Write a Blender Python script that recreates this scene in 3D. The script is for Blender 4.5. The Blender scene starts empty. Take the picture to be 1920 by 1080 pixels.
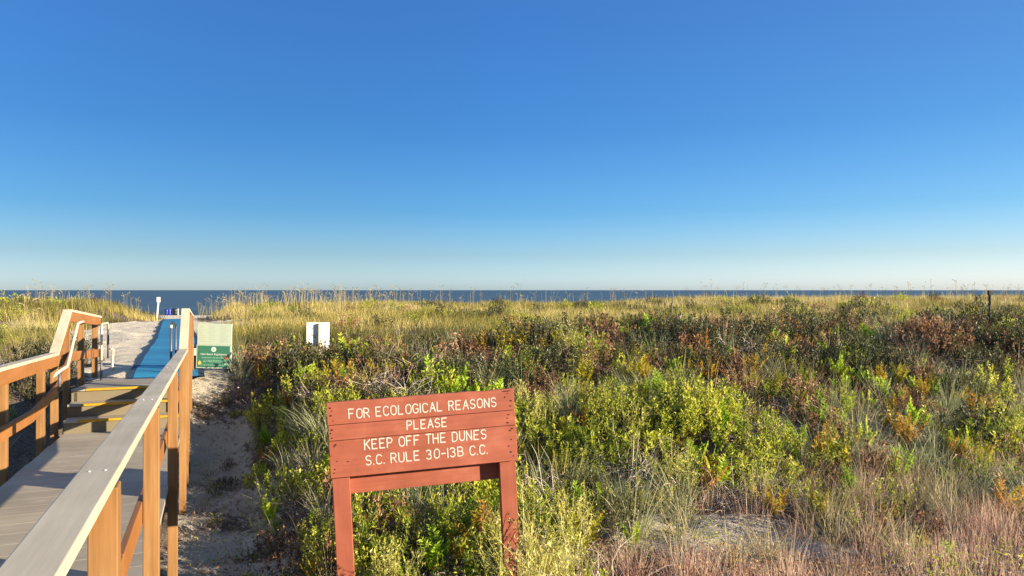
import bpy, math, random
import numpy as np
from mathutils import Vector, Matrix, Euler

# ------------------------------------------------------------------ camera, sky, sun, exposure
SC = bpy.context.scene
COL = SC.collection
F_PX = 1390.0                      # focal length in pixels of the 1920 wide photograph
HORIZON = 544.0
cam_d = bpy.data.cameras.new("camera")
cam = bpy.data.objects.new("camera", cam_d)
COL.objects.link(cam)
cam_d.sensor_width = 36.0
cam_d.lens = 36.0 * F_PX / 1920.0
cam_d.clip_start = 0.05
cam_d.clip_end = 90000.0
cam.location = (0, 0, 0)
cam.rotation_euler = (math.radians(90) + math.atan((HORIZON - 540.0) / F_PX), 0, 0)
SC.camera = cam
SC.render.resolution_x, SC.render.resolution_y = 1024, 576

SUN_EL = math.radians(13.5)
SUN_AZ = math.radians(70.0)        # measured from straight behind the camera towards the right
sun_dir = Vector((math.sin(SUN_AZ) * math.cos(SUN_EL), -math.cos(SUN_AZ) * math.cos(SUN_EL), math.sin(SUN_EL)))
sun_d = bpy.data.lights.new("sun", 'SUN')
sun_d.energy = 5.0
sun_d.angle = math.radians(0.5)
sun_d.color = (1.0, 0.86, 0.64)
sun = bpy.data.objects.new("sun", sun_d)
sun.rotation_euler = sun_dir.to_track_quat('Z', 'Y').to_euler()
sun.location = (30, -15, 20)
COL.objects.link(sun)

world = bpy.data.worlds.new("World")
SC.world = world
world.use_nodes = True
wn, wl = world.node_tree.nodes, world.node_tree.links
wn.clear()
w_out = wn.new('ShaderNodeOutputWorld')
w_bg = wn.new('ShaderNodeBackground')
w_sky = wn.new('ShaderNodeTexSky')
w_sky.sky_type = 'NISHITA'
w_sky.sun_disc = False
w_sky.sun_elevation = SUN_EL
w_sky.sun_rotation = math.pi + SUN_AZ
w_sky.altitude = 0.0
w_sky.air_density = 1.0
w_sky.dust_density = 0.4
w_sky.ozone_density = 2.0
# sky tint by height above the horizon; unseen upper sky brightened as added fill
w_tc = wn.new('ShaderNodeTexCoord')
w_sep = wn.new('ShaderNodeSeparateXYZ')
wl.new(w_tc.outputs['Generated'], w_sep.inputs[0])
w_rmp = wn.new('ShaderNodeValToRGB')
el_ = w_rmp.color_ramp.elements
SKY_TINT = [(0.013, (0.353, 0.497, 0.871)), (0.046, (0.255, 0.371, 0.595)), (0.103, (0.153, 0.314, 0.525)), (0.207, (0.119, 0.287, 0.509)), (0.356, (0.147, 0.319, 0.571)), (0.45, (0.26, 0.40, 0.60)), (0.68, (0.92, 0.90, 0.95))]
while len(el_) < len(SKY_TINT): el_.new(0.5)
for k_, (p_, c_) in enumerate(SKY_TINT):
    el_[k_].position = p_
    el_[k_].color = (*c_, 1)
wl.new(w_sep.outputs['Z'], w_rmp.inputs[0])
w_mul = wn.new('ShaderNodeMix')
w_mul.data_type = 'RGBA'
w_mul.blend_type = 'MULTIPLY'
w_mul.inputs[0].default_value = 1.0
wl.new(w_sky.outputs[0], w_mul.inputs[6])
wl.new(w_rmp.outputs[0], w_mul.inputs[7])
w_add = wn.new('ShaderNodeMath')            # slightly calmer towards the sun's side of the view
w_add.operation = 'MULTIPLY_ADD'
w_add.inputs[1].default_value = 0.5
w_add.inputs[2].default_value = 0.5
wl.new(w_sep.outputs['X'], w_add.inputs[0])
w_rx = wn.new('ShaderNodeValToRGB')
e2_ = w_rx.color_ramp.elements
e2_[0].position, e2_[0].color = 0.5, (1, 1, 1, 1)
e2_[1].position, e2_[1].color = 0.77, (1.1, 0.90, 0.80, 1)
wl.new(w_add.outputs[0], w_rx.inputs[0])
w_mul2 = wn.new('ShaderNodeMix')
w_mul2.data_type = 'RGBA'
w_mul2.blend_type = 'MULTIPLY'
w_mul2.inputs[0].default_value = 1.0
wl.new(w_mul.outputs[2], w_mul2.inputs[6])
wl.new(w_rx.outputs[0], w_mul2.inputs[7])
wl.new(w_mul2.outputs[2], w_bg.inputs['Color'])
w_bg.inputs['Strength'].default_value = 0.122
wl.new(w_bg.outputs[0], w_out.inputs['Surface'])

SC.view_settings.view_transform = 'Standard'
SC.view_settings.look = 'None'
SC.view_settings.exposure = 1.6
SC.view_settings.gamma = 1.0
SC.render.engine = 'CYCLES'
SC.cycles.max_bounces = 6
SC.cycles.transparent_max_bounces = 8

rng = np.random.default_rng(11)
random.seed(5)

# ------------------------------------------------------------------ small helpers
CT, ST = math.cos(math.radians(22.23)), math.sin(math.radians(22.23))   # boardwalk heading

def uv(x, y):
    return x * CT + y * ST, -x * ST + y * CT

def xy(u, v):
    return u * CT - v * ST, u * ST + v * CT

def S(a, b, t):
    t = np.clip((np.asarray(t, float) - a) / (b - a), 0, 1)
    return t * t * (3 - 2 * t)

_lat = np.random.default_rng(3).random((256, 256))

def noise(x, y, s=1.0, o=0):
    x = np.asarray(x, float) / s + 17.3 * o + 1000
    y = np.asarray(y, float) / s + 9.7 * o + 1000
    xi, yi = np.floor(x).astype(int), np.floor(y).astype(int)
    fx, fy = x - xi, y - yi
    fx, fy = fx * fx * (3 - 2 * fx), fy * fy * (3 - 2 * fy)
    g = lambda i, j: _lat[i % 256, j % 256]
    a = g(xi, yi) * (1 - fx) + g(xi + 1, yi) * fx
    b = g(xi, yi + 1) * (1 - fx) + g(xi + 1, yi + 1) * fx
    return a * (1 - fy) + b * fy

def fbm(x, y, s, o=0, n=3):
    r, a, t = 0, 1.0, 0
    for k in range(n):
        r = r + a * noise(x, y, s / 2 ** k, o + k)
        t += a
        a *= 0.5
    return r / t

def px(x, y, z):
    y = np.maximum(np.asarray(y, float), 0.01)
    return 960 + F_PX * x / y, HORIZON - F_PX * z / y

def tag(o, label=None, cat=None, group=None, kind=None):
    if label: o["label"] = label
    if cat: o["category"] = cat
    if group: o["group"] = group
    if kind: o["kind"] = kind
    return o

def empty(name, loc=(0, 0, 0), rot=(0, 0, 0)):
    o = bpy.data.objects.new(name, None)
    o.empty_display_size = 0.2
    o.location = loc
    o.rotation_euler = rot
    COL.objects.link(o)
    return o

class MB:
    """Collects geometry (quads and triangles) and links it as ONE mesh object."""
    def __init__(self):
        self.V, self.F, self.M, self.T, self.n = [], [], [], [], 0
    def add(self, verts, faces, mi=0, tint=0.5):
        verts = np.asarray(verts, float).reshape(-1, 3)
        faces = np.asarray(faces, int)
        self.V.append(verts)
        self.F.append(faces + self.n)
        self.M.append(np.full(len(faces), mi))
        t = np.asarray(tint, float)
        self.T.append(np.full(len(verts), float(t)) if t.ndim == 0 else t)
        self.n += len(verts)
    def box(self, lo, hi, mi=0, tint=0.5, skew=None):
        x0, y0, z0 = lo
        x1, y1, z1 = hi
        v = [(x0, y0, z0), (x1, y0, z0), (x1, y1, z0), (x0, y1, z0), (x0, y0, z1), (x1, y0, z1), (x1, y1, z1), (x0, y1, z1)]
        if skew: v = [skew(*p) for p in v]
        self.add(v, [(0, 3, 2, 1), (4, 5, 6, 7), (0, 1, 5, 4), (1, 2, 6, 5), (2, 3, 7, 6), (3, 0, 4, 7)], mi, tint)
    def tube(self, pts, rad, n=6, mi=0, tint=0.5, cap=True):
        pts = np.asarray(pts, float)
        k = len(pts)
        rad = np.broadcast_to(np.asarray(rad, float), (k,))
        d = np.gradient(pts, axis=0)
        d /= np.linalg.norm(d, axis=1)[:, None] + 1e-9
        ref = np.array([0.31, 0.87, 0.2]) if abs(d[0, 2]) > 0.8 else np.array([0, 0, 1.0])
        a = np.cross(d, ref)
        a /= np.linalg.norm(a, axis=1)[:, None] + 1e-9
        b = np.cross(d, a)
        th = np.arange(n) * 2 * math.pi / n
        v = pts[:, None, :] + rad[:, None, None] * (a[:, None, :] * np.cos(th)[None, :, None] + b[:, None, :] * np.sin(th)[None, :, None])
        f = []
        for i in range(k - 1):
            for j in range(n):
                f.append((i * n + j, (i + 1) * n + j, (i + 1) * n + (j + 1) % n, i * n + (j + 1) % n))
        self.add(v.reshape(-1, 3), f, mi, tint)
        if cap and n == 4 or cap and n >= 6:
            c = [tuple(range(n)), tuple((k - 1) * n + j for j in reversed(range(n)))]
            base = self.n - k * n
            for q in c:
                for j in range(1, n - 1):
                    self.F.append(np.array([[q[0], q[j], q[j + 1], q[j + 1]]]) + base)
                    self.M.append(np.array([mi]))
    def lathe(self, prof, n=20, mi=0, c=(0, 0, 0), tint=0.5):
        th = np.arange(n) * 2 * math.pi / n
        v = np.array([[(c[0] + r * math.cos(t), c[1] + r * math.sin(t), c[2] + z) for t in th] for r, z in prof])
        f = [(i * n + j, i * n + (j + 1) % n, (i + 1) * n + (j + 1) % n, (i + 1) * n + j) for i in range(len(prof) - 1) for j in range(n)]
        self.add(v.reshape(-1, 3), f, mi, tint)
    def mesh(self, name, mats, smooth=False):
        V = np.concatenate(self.V)
        T = np.concatenate(self.T)
        F3, M3 = [], []
        me = bpy.data.meshes.new(name)
        F = np.concatenate([np.hstack([f, f[:, -1:]]) if f.shape[1] == 3 else f for f in self.F])
        M = np.concatenate(self.M)
        tri = F[:, 2] == F[:, 3]
        cnt = np.where(tri, 3, 4)
        start = np.concatenate([[0], np.cumsum(cnt)[:-1]])
        keep = np.ones(F.shape, bool)
        keep[tri, 3] = False
        loops = F[keep]
        me.vertices.add(len(V))
        me.vertices.foreach_set("co", V.astype(np.float32).ravel())
        me.loops.add(len(loops))
        me.loops.foreach_set("vertex_index", loops.astype(np.int32))
        me.polygons.add(len(F))
        me.polygons.foreach_set("loop_start", start.astype(np.int32))
        me.polygons.foreach_set("material_index", M.astype(np.int32))
        me.polygons.foreach_set("use_smooth", np.full(len(F), bool(smooth)))
        at = me.attributes.new("tint", 'FLOAT', 'POINT')
        at.data.foreach_set("value", T.astype(np.float32))
        me.update(calc_edges=True)
        for m in (mats if isinstance(mats, (list, tuple)) else [mats]):
            me.materials.append(m)
        return me
    def obj(self, name, mats, parent=None, smooth=False, bevel=0):
        o = bpy.data.objects.new(name, self.mesh(name, mats, smooth))
        COL.objects.link(o)
        if parent: o.parent = parent
        if bevel:
            b = o.modifiers.new("bevel", 'BEVEL')
            b.width = bevel
            b.segments = 2
            b.limit_method = 'ANGLE'
        return o

# ------------------------------------------------------------------ materials
def new_mat(name):
    m = bpy.data.materials.new(name)
    m.use_nodes = True
    n, l = m.node_tree.nodes, m.node_tree.links
    return m, n, l, n['Principled BSDF']

def ramp(n, stops):
    r = n.new('ShaderNodeValToRGB')
    e = r.color_ramp.elements
    while len(e) < len(stops): e.new(0.5)
    for k, (p, c) in enumerate(stops):
        e[k].position = p
        e[k].color = (*c, 1)
    return r

def nz(n, l, scale, detail=3, vec=None, rough=0.55):
    t = n.new('ShaderNodeTexNoise')
    t.inputs['Scale'].default_value = scale
    t.inputs['Detail'].default_value = detail
    t.inputs['Roughness'].default_value = rough
    if vec is not None: l.new(vec, t.inputs['Vector'])
    return t

def mixc(n, l, fac, a, b, mode='MIX'):
    m = n.new('ShaderNodeMix')
    m.data_type = 'RGBA'
    m.blend_type = mode
    for sock, val in ((m.inputs[0], fac), (m.inputs[6], a), (m.inputs[7], b)):
        if hasattr(val, 'is_output'): l.new(val, sock)
        elif isinstance(val, (int, float)): sock.default_value = val
        else: sock.default_value = (*val, 1)
    return m.outputs[2]

def coords(n, l, scale=(1, 1, 1), rot=(0, 0, 0)):
    t = n.new('ShaderNodeTexCoord')
    m = n.new('ShaderNodeMapping')
    m.inputs['Scale'].default_value = scale
    m.inputs['Rotation'].default_value = rot
    l.new(t.outputs['Object'], m.inputs['Vector'])
    return m.outputs[0]

def bump(n, l, bs, h, strength, dist):
    b = n.new('ShaderNodeBump')
    b.inputs['Strength'].default_value = strength
    b.inputs['Distance'].default_value = dist
    l.new(h, b.inputs['Height'])
    l.new(b.outputs[0], bs.inputs['Normal'])

def leaf_mat(name, stops, rough=0.5, transl=0.35, var=0.35, spec=0.3, sat=1.0):
    m, n, l, bs = new_mat(name)
    at = n.new('ShaderNodeAttribute')
    at.attribute_name = 'tint'
    oi = n.new('ShaderNodeObjectInfo')
    ma = n.new('ShaderNodeMath')
    ma.operation = 'MULTIPLY_ADD'
    l.new(oi.outputs['Random'], ma.inputs[0])
    ma.inputs[1].default_value = var
    ma.inputs[2].default_value = -var / 2
    ad = n.new('ShaderNodeMath')
    ad.use_clamp = True
    l.new(at.outputs['Fac'], ad.inputs[0])
    l.new(ma.outputs[0], ad.inputs[1])
    r = ramp(n, stops)
    l.new(ad.outputs[0], r.inputs[0])
    l.new(r.outputs[0], bs.inputs['Base Color'])
    bs.inputs['Roughness'].default_value = rough
    bs.inputs['Specular IOR Level'].default_value = spec
    tr = n.new('ShaderNodeBsdfTranslucent')
    l.new(r.outputs[0], tr.inputs['Color'])
    mx = n.new('ShaderNodeMixShader')
    mx.inputs[0].default_value = transl
    l.new(bs.outputs[0], mx.inputs[1])
    l.new(tr.outputs[0], mx.inputs[2])
    l.new(mx.outputs[0], n['Material Output'].inputs['Surface'])
    return m

def plain(name, c, rough=0.6, spec=0.4, vary=0.12, scale=9.0, metal=0.0, bmp=0.0):
    m, n, l, bs = new_mat(name)
    t = nz(n, l, scale, 4, coords(n, l))
    c = np.array(c)
    r = ramp(n, [(0.25, tuple(c * (1 - vary))), (0.75, tuple(np.minimum(c * (1 + vary), 1)))])
    l.new(t.outputs[0], r.inputs[0])
    l.new(r.outputs[0], bs.inputs['Base Color'])
    bs.inputs['Roughness'].default_value = rough
    bs.inputs['Specular IOR Level'].default_value = spec
    bs.inputs['Metallic'].default_value = metal
    if bmp: bump(n, l, bs, t.outputs[0], bmp, 0.01)
    return m

def wood(name, a, b, along, grain=1.0, rough=0.55, bmp=0.25):
    """stained timber: grain stretched along one axis, a few darker checks"""
    m, n, l, bs = new_mat(name)
    sc = [26.0, 26.0, 26.0]
    sc[along] = 1.3
    rot = (0, 0, 0)
    c = coords(n, l, tuple(sc), rot)
    t = nz(n, l, 1.0, 5, c, 0.65)
    t2 = nz(n, l, 1.7, 3, coords(n, l))
    r = ramp(n, [(0.25, a), (0.55, tuple((np.array(a) + np.array(b)) / 2)), (0.8, b)])
    l.new(t.outputs[0], r.inputs[0])
    r2 = ramp(n, [(0.3, (0.82, 0.8, 0.78)), (0.7, (1.08, 1.08, 1.08))])
    l.new(t2.outputs[0], r2.inputs[0])
    ck = ramp(n, [(0.70, (1, 1, 1)), (0.78, (0.55, 0.5, 0.45))])
    l.new(t.outputs[0], ck.inputs[0])
    c1 = mixc(n, l, 1.0, r.outputs[0], r2.outputs[0], 'MULTIPLY')
    c2 = mixc(n, l, 0.6 * grain, c1, ck.outputs[0], 'MULTIPLY')
    l.new(c2, bs.inputs['Base Color'])
    bs.inputs['Roughness'].default_value = rough
    bs.inputs['Specular IOR Level'].default_value = 0.3
    bump(n, l, bs, t.outputs[0], bmp, 0.004)
    return m

M = {}
M['rail_wood'] = wood('orange_stained_rail', (0.2296, 0.0902, 0.02296), (0.3034, 0.1287, 0.03772), 1, 0.4)
M['post_wood'] = wood('orange_stained_post', (0.164, 0.07544, 0.02296), (0.3362, 0.1845, 0.07216), 2, 1.0)
M['cap_wood'] = wood('weathered_rail_cap', (0.41, 0.3444, 0.2419), (0.5576, 0.4797, 0.3526), 1, 0.5, 0.6, 0.15)
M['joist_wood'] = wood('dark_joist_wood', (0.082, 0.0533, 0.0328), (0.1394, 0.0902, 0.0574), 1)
M['handrail'] = plain('cream_handrail_pipe', (0.5412, 0.4592, 0.328), 0.4, 0.5, 0.06)
M['bracket'] = plain('dark_bracket_metal', (0.082, 0.0697, 0.082), 0.45, 0.5, 0.1)
M['yellow'] = plain('yellow_nosing', (0.3772, 0.2132, 0.01476), 0.6, 0.3, 0.16, 14)
M['grey_nosing'] = plain('grey_nosing', (0.2952, 0.287, 0.2624), 0.7, 0.3, 0.1)
M['white'] = plain('white_sheet_metal', (0.656, 0.6478, 0.615), 0.5, 0.4, 0.03, 5)
M['whitepost'] = plain('pale_painted_post', (0.5084, 0.4674, 0.3444), 0.65, 0.3, 0.08)
M['signcream'] = plain('cream_sign_panel', (0.42, 0.49, 0.385), 0.55, 0.3, 0.03, 3)
M['signtext'] = plain('faded_print', (0.37, 0.435, 0.345), 0.6, 0.3, 0.03)
M['signgreen'] = plain('green_sign_panel', (0.041, 0.164, 0.1025), 0.5, 0.3, 0.06, 5)
M['signwhite'] = plain('white_print', (0.5904, 0.656, 0.5904), 0.6, 0.3, 0.03)
M['signpale'] = plain('pale_green_print', (0.2296, 0.4264, 0.2952), 0.6, 0.3, 0.05)
M['signred'] = plain('coral_print', (0.5084, 0.1394, 0.082), 0.6, 0.3, 0.05)
M['signyellow'] = plain('yellow_print', (0.5084, 0.4592, 0.082), 0.6, 0.3, 0.05)
M['dullpost'] = plain('grey_treated_post', (0.1394, 0.1312, 0.123), 0.8, 0.2, 0.15)
M['darkpole'] = plain('dark_steel_pole', (0.0287, 0.02706, 0.0246), 0.6, 0.3, 0.2)
M['bluebin'] = plain('blue_barrel_plastic', (0.0328, 0.041, 0.3444), 0.45, 0.4, 0.08)
M['navybin'] = plain('navy_barrel_plastic', (0.00984, 0.01804, 0.164), 0.45, 0.4, 0.08)
M['blackbin'] = plain('black_barrel_plastic', (0.00984, 0.01312, 0.01148), 0.5, 0.4, 0.1)
M['nail'] = plain('rusty_nail', (0.0369, 0.01476, 0.00984), 0.8, 0.2, 0.2)
M['letter'] = plain('routed_white_letter', (0.4592, 0.41, 0.3526), 0.8, 0.2, 0.22, 30)

# painted red sign wood: fine grain, scuffs
def red_paint(name, along):
    m, n, l, bs = new_mat(name)
    sc = [30.0, 30.0, 30.0]
    sc[along] = 1.6
    g = nz(n, l, 1.0, 5, coords(n, l, tuple(sc)), 0.6)
    s = nz(n, l, 3.2, 5, coords(n, l), 0.6)
    w = nz(n, l, 11.0, 6, coords(n, l), 0.7)
    r = ramp(n, [(0.2, (0.205, 0.058, 0.033)), (0.55, (0.285, 0.084, 0.050)), (0.8, (0.36, 0.135, 0.090))])
    l.new(s.outputs[0], r.inputs[0])
    gr = ramp(n, [(0.3, (0.88, 0.86, 0.85)), (0.65, (1.06, 1.05, 1.05))])
    l.new(g.outputs[0], gr.inputs[0])
    sf = ramp(n, [(0.66, (0, 0, 0)), (0.74, (.8, .8, .8))])
    l.new(w.outputs[0], sf.inputs[0])
    c = mixc(n, l, 1.0, r.outputs[0], gr.outputs[0], 'MULTIPLY')
    c = mixc(n, l, sf.outputs[0], c, (0.20, 0.055, 0.04))
    l.new(c, bs.inputs['Base Color'])
    bs.inputs['Roughness'].default_value = 0.62
    bs.inputs['Specular IOR Level'].default_value = 0.25
    bump(n, l, bs, g.outputs[0], 0.3, 0.004)
    return m
M['red_x'] = red_paint('red_painted_plank', 0)
M['red_z'] = red_paint('red_painted_post', 2)

# deck boards
def deck_mat():
    m, n, l, bs = new_mat('grey_deck_boards')
    t = nz(n, l, 1.0, 5, coords(n, l, (1.2, 60.0, 60.0)), 0.6)
    s = nz(n, l, 1.1, 5, coords(n, l), 0.6)
    d = nz(n, l, 5.0, 5, coords(n, l), 0.7)
    r = ramp(n, [(0.3, (0.3024, 0.2604, 0.1974)), (0.7, (0.378, 0.3234, 0.2478))])
    l.new(t.outputs[0], r.inputs[0])
    r2 = ramp(n, [(0.3, (0.74, 0.73, 0.72)), (0.7, (1.12, 1.11, 1.08))])
    l.new(s.outputs[0], r2.inputs[0])
    sd = ramp(n, [(0.62, (0, 0, 0)), (0.72, (0.6, 0.6, 0.6))])
    l.new(d.outputs[0], sd.inputs[0])
    at = n.new('ShaderNodeAttribute')
    at.attribute_name = 'tint'
    r3 = ramp(n, [(0.0, (0.96, 0.96, 0.96)), (1.0, (1.03, 1.03, 1.03))])
    l.new(at.outputs['Fac'], r3.inputs[0])
    c = mixc(n, l, 1.0, r.outputs[0], r2.outputs[0], 'MULTIPLY')
    c = mixc(n, l, 1.0, c, r3.outputs[0], 'MULTIPLY')
    c = mixc(n, l, sd.outputs[0], c, (0.5, 0.45, 0.37))
    l.new(c, bs.inputs['Base Color'])
    bs.inputs['Roughness'].default_value = 0.75
    bs.inputs['Specular IOR Level'].default_value = 0.25
    return m
M['deck'] = deck_mat()
M['riser'] = plain('tan_riser', (0.1558, 0.1271, 0.08036), 0.7, 0.25, 0.08, 4)

def blue_mat():
    m, n, l, bs = new_mat('blue_woven_mat')
    c = coords(n, l)
    s = nz(n, l, 1.0, 5, coords(n, l, (0.7, 3.0, 1.0), (0, 0, math.radians(22))), 0.6)
    w = n.new('ShaderNodeTexWave')
    w.inputs['Scale'].default_value = 9
    w.bands_direction = 'Y'
    l.new(c, w.inputs['Vector'])
    r = ramp(n, [(0.25, (0.0043, 0.1075, 0.2322)), (0.6, (0.01032, 0.1892, 0.3354)), (0.8, (0.0516, 0.2838, 0.4128))])
    l.new(s.outputs[0], r.inputs[0])
    dust = nz(n, l, 2.2, 6, c, 0.65)
    dr = ramp(n, [(0.64, (0, 0, 0)), (0.82, (0.3, 0.3, 0.3))])
    l.new(dust.outputs[0], dr.inputs[0])
    cc = mixc(n, l, dr.outputs[0], r.outputs[0], (0.20, 0.30, 0.38))
    l.new(cc, bs.inputs['Base Color'])
    bs.inputs['Roughness'].default_value = 0.7
    bump(n, l, bs, w.outputs[0], 0.3, 0.01)
    return m
M['mat_blue'] = blue_mat()
M['mat_edge'] = plain('navy_mat_edge', (0.0255, 0.04675, 0.085), 0.8, 0.2, 0.15)

# ground: pale sand where bare, littered brown where plants grow ("tint" = how littered)
def ground_mat():
    m, n, l, bs = new_mat('dune_sand')
    c = coords(n, l)
    at = n.new('ShaderNodeAttribute')
    at.attribute_name = 'tint'
    a = nz(n, l, 1.3, 6, c, 0.6)
    b = nz(n, l, 9.0, 6, c, 0.7)
    f = nz(n, l, 45.0, 4, c, 0.7)
    sand = ramp(n, [(0.3, (0.52, 0.455, 0.355)), (0.7, (0.66, 0.585, 0.465))])
    l.new(a.outputs[0], sand.inputs[0])
    lit = ramp(n, [(0.3, (0.07, 0.05, 0.042)), (0.55, (0.19, 0.145, 0.115)), (0.75, (0.40, 0.33, 0.27))])
    l.new(f.outputs[0], lit.inputs[0])
    # litter factor = tint pushed by blotchy noise
    ma = n.new('ShaderNodeMath')
    ma.operation = 'MULTIPLY_ADD'
    l.new(b.outputs[0], ma.inputs[0])
    ma.inputs[1].default_value = 1.5
    ma.inputs[2].default_value = -0.75
    mb = n.new('ShaderNodeMath')
    l.new(ma.outputs[0], mb.inputs[0])
    l.new(at.outputs['Fac'], mb.inputs[1])
    fr = ramp(n, [(0.38, (0, 0, 0)), (0.60, (1, 1, 1))])
    l.new(mb.outputs[0], fr.inputs[0])
    cc = mixc(n, l, fr.outputs[0], sand.outputs[0], lit.outputs[0])
    l.new(cc, bs.inputs['Base Color'])
    bs.inputs['Roughness'].default_value = 0.95
    bs.inputs['Specular IOR Level'].default_value = 0.1
    h = n.new('ShaderNodeMath')
    h.operation = 'MULTIPLY_ADD'
    l.new(b.outputs[0], h.inputs[0])
    h.inputs[1].default_value = 1.6
    l.new(f.outputs[0], h.inputs[2])
    bump(n, l, bs, h.outputs[0], 0.9, 0.06)
    return m
M['ground'] = ground_mat()

def sea_mat():
    m, n, l, bs = new_mat('sea_water')
    c = coords(n, l, (0.05, 0.22, 1.0))
    t = nz(n, l, 1.0, 6, c, 0.65)
    t2 = nz(n, l, 0.06, 4, coords(n, l, (0.02, 0.5, 1)), 0.6)
    r = ramp(n, [(0.3, (0.0357, 0.068, 0.0884)), (0.7, (0.0697, 0.1105, 0.1343))])
    l.new(t2.outputs[0], r.inputs[0])
    l.new(r.outputs[0], bs.inputs['Base Color'])
    bs.inputs['Roughness'].default_value = 0.45
    bs.inputs['Specular IOR Level'].default_value = 0.16
    bump(n, l, bs, t.outputs[0], 1.0, 1.2)
    return m
M['sea'] = sea_mat()

GREEN = [(0.0, (0.05, 0.085, 0.014)), (0.3, (0.19, 0.25, 0.02)), (0.65, (0.46, 0.50, 0.035)), (1.0, (0.70, 0.64, 0.10))]
M['green_leaf'] = leaf_mat('green_leaf', GREEN, 0.42, 0.45, 0.30, 0.45)
M['dark_leaf'] = leaf_mat('dark_leaf', [(0, (0.022, 0.030, 0.014)), (0.5, (0.065, 0.075, 0.025)), (1, (0.18, 0.17, 0.05))], 0.45, 0.25, 0.4, 0.4)
M['grey_blade'] = leaf_mat('grey_green_blade', [(0, (0.10, 0.125, 0.06)), (0.45, (0.27, 0.29, 0.14)), (0.8, (0.48, 0.45, 0.24)), (1, (0.64, 0.54, 0.33))], 0.5, 0.3, 0.3)
M['rust_leaf'] = leaf_mat('rust_leaf', [(0, (0.045, 0.020, 0.016)), (0.4, (0.18, 0.085, 0.05)), (0.75, (0.40, 0.20, 0.085)), (1, (0.62, 0.42, 0.25))], 0.6, 0.3, 0.5, 0.2)
M['gold_leaf'] = leaf_mat('golden_leaf', [(0, (0.17, 0.20, 0.012)), (0.45, (0.40, 0.34, 0.02)), (0.8, (0.46, 0.29, 0.03)), (1, (0.36, 0.15, 0.03))], 0.5, 0.38, 0.7, 0.3)
M['lime_leaf'] = leaf_mat('lime_leaf', [(0, (0.16, 0.28, 0.015)), (0.5, (0.34, 0.48, 0.025)), (1, (0.55, 0.58, 0.05))], 0.45, 0.42, 0.4, 0.35)
M['pink_blade'] = leaf_mat('pink_straw_blade', [(0, (0.40, 0.215, 0.165)), (0.5, (0.62, 0.40, 0.29)), (1, (0.76, 0.60, 0.42))], 0.6, 0.4, 0.45, 0.2)
M['straw'] = leaf_mat('straw_blade', [(0, (0.20, 0.15, 0.07)), (0.5, (0.38, 0.30, 0.15)), (1, (0.52, 0.44, 0.25))], 0.6, 0.3, 0.4, 0.2)
M['goldenrod'] = leaf_mat('pale_weed_leaf', [(0, (0.22, 0.24, 0.05)), (0.5, (0.50, 0.48, 0.11)), (1, (0.70, 0.62, 0.24))], 0.55, 0.35, 0.3, 0.2)
M['twig'] = leaf_mat('grey_twig', [(0, (0.07, 0.05, 0.045)), (0.5, (0.30, 0.24, 0.20)), (1, (0.60, 0.52, 0.43))], 0.8, 0.0, 0.5, 0.1)
M['stem'] = leaf_mat('brown_stem', [(0, (0.05, 0.035, 0.02)), (1, (0.15, 0.11, 0.06))], 0.8, 0.0, 0.3, 0.1)
M['field'] = leaf_mat('dune_grass_blade', [(0, (0.0688, 0.0688, 0.01892)), (0.3, (0.2408, 0.2064, 0.0473)), (0.6, (0.4472, 0.3612, 0.1118)), (1, (0.5676, 0.4558, 0.2322))], 0.6, 0.3, 0.0, 0.15)

# ------------------------------------------------------------------ terrain
XC = [-3.7, -1.1, 0.4, 3.3, 6.6, 12.9]
ZC = [-1.58, -1.42, -1.24, -1.08, -0.94, -1.12]

def sand_left(v):
    return np.interp(v, [10, 15, 20, 28, 35, 38, 41, 60], [-2.0, -2.0, -3.0, -4.7, -4.4, -3.6, -2.7, -2.9])

def strip_z(u, v):
    z = -2.82 + 1.30 * S(11.6, 15.2, v)
    z = z + 0.25 * S(-3.2, -6.0, u) * S(14, 4, v)
    hill = S(0.0, -2.6, u - sand_left(v)) * S(27, 38, v) * S(64, 50, v) * 0.62
    near = S(-3.4, -6.5, u) * S(15, 20, v) * S(30, 22, v) * 0.22
    return z + hill + near

def base_z(x, y):
    u, v = uv(x, y)
    w = y - 0.20 * x
    left = strip_z(u, v)
    low = -2.62 + 0.10 * S(8, 4, y) + 0.1 * (fbm(x, y, 2.5, 4) - 0.5)
    zc = np.interp(x, XC, ZC)
    t = S(7.4, 15.2, w)
    right = low * (1 - t) + zc * t
    field = -1.38 + 0.30 * (fbm(x, y, 11, 2) - 0.5) + 0.42 * S(5, 14, x) * S(26, 50, y) * S(70, 60, y) + 0.12 * S(30, 55, y)
    right = right * (1 - S(16.0, 20.0, w)) + field * S(16.0, 20.0, w)
    b = S(0.25, 1.7, u)
    z = left * (1 - b) + right * b
    d = 0.5 * (y + v)
    z = z - 1.2 * S(49, 62, v) * S(-17, -11, u) * S(2.0, -0.4, u) * S(92, 72, v)
    z = z - 0.25 * S(38, 50, v) * S(4.0, 1.5, np.abs(u + 2.0)) * S(66, 52, v)
    sea_t = S(56, 112, d)
    z = z * (1 - sea_t) + (-3.78) * sea_t
    z = z - 2.2 * S(112, 165, d) - 5.0 * S(165, 400, d)
    return z

def mat_left(v):
    return np.interp(v, [14, 21, 25, 33, 48, 56], [-1.22, -1.40, -1.46, -1.80, -2.40, -2.55])

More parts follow.
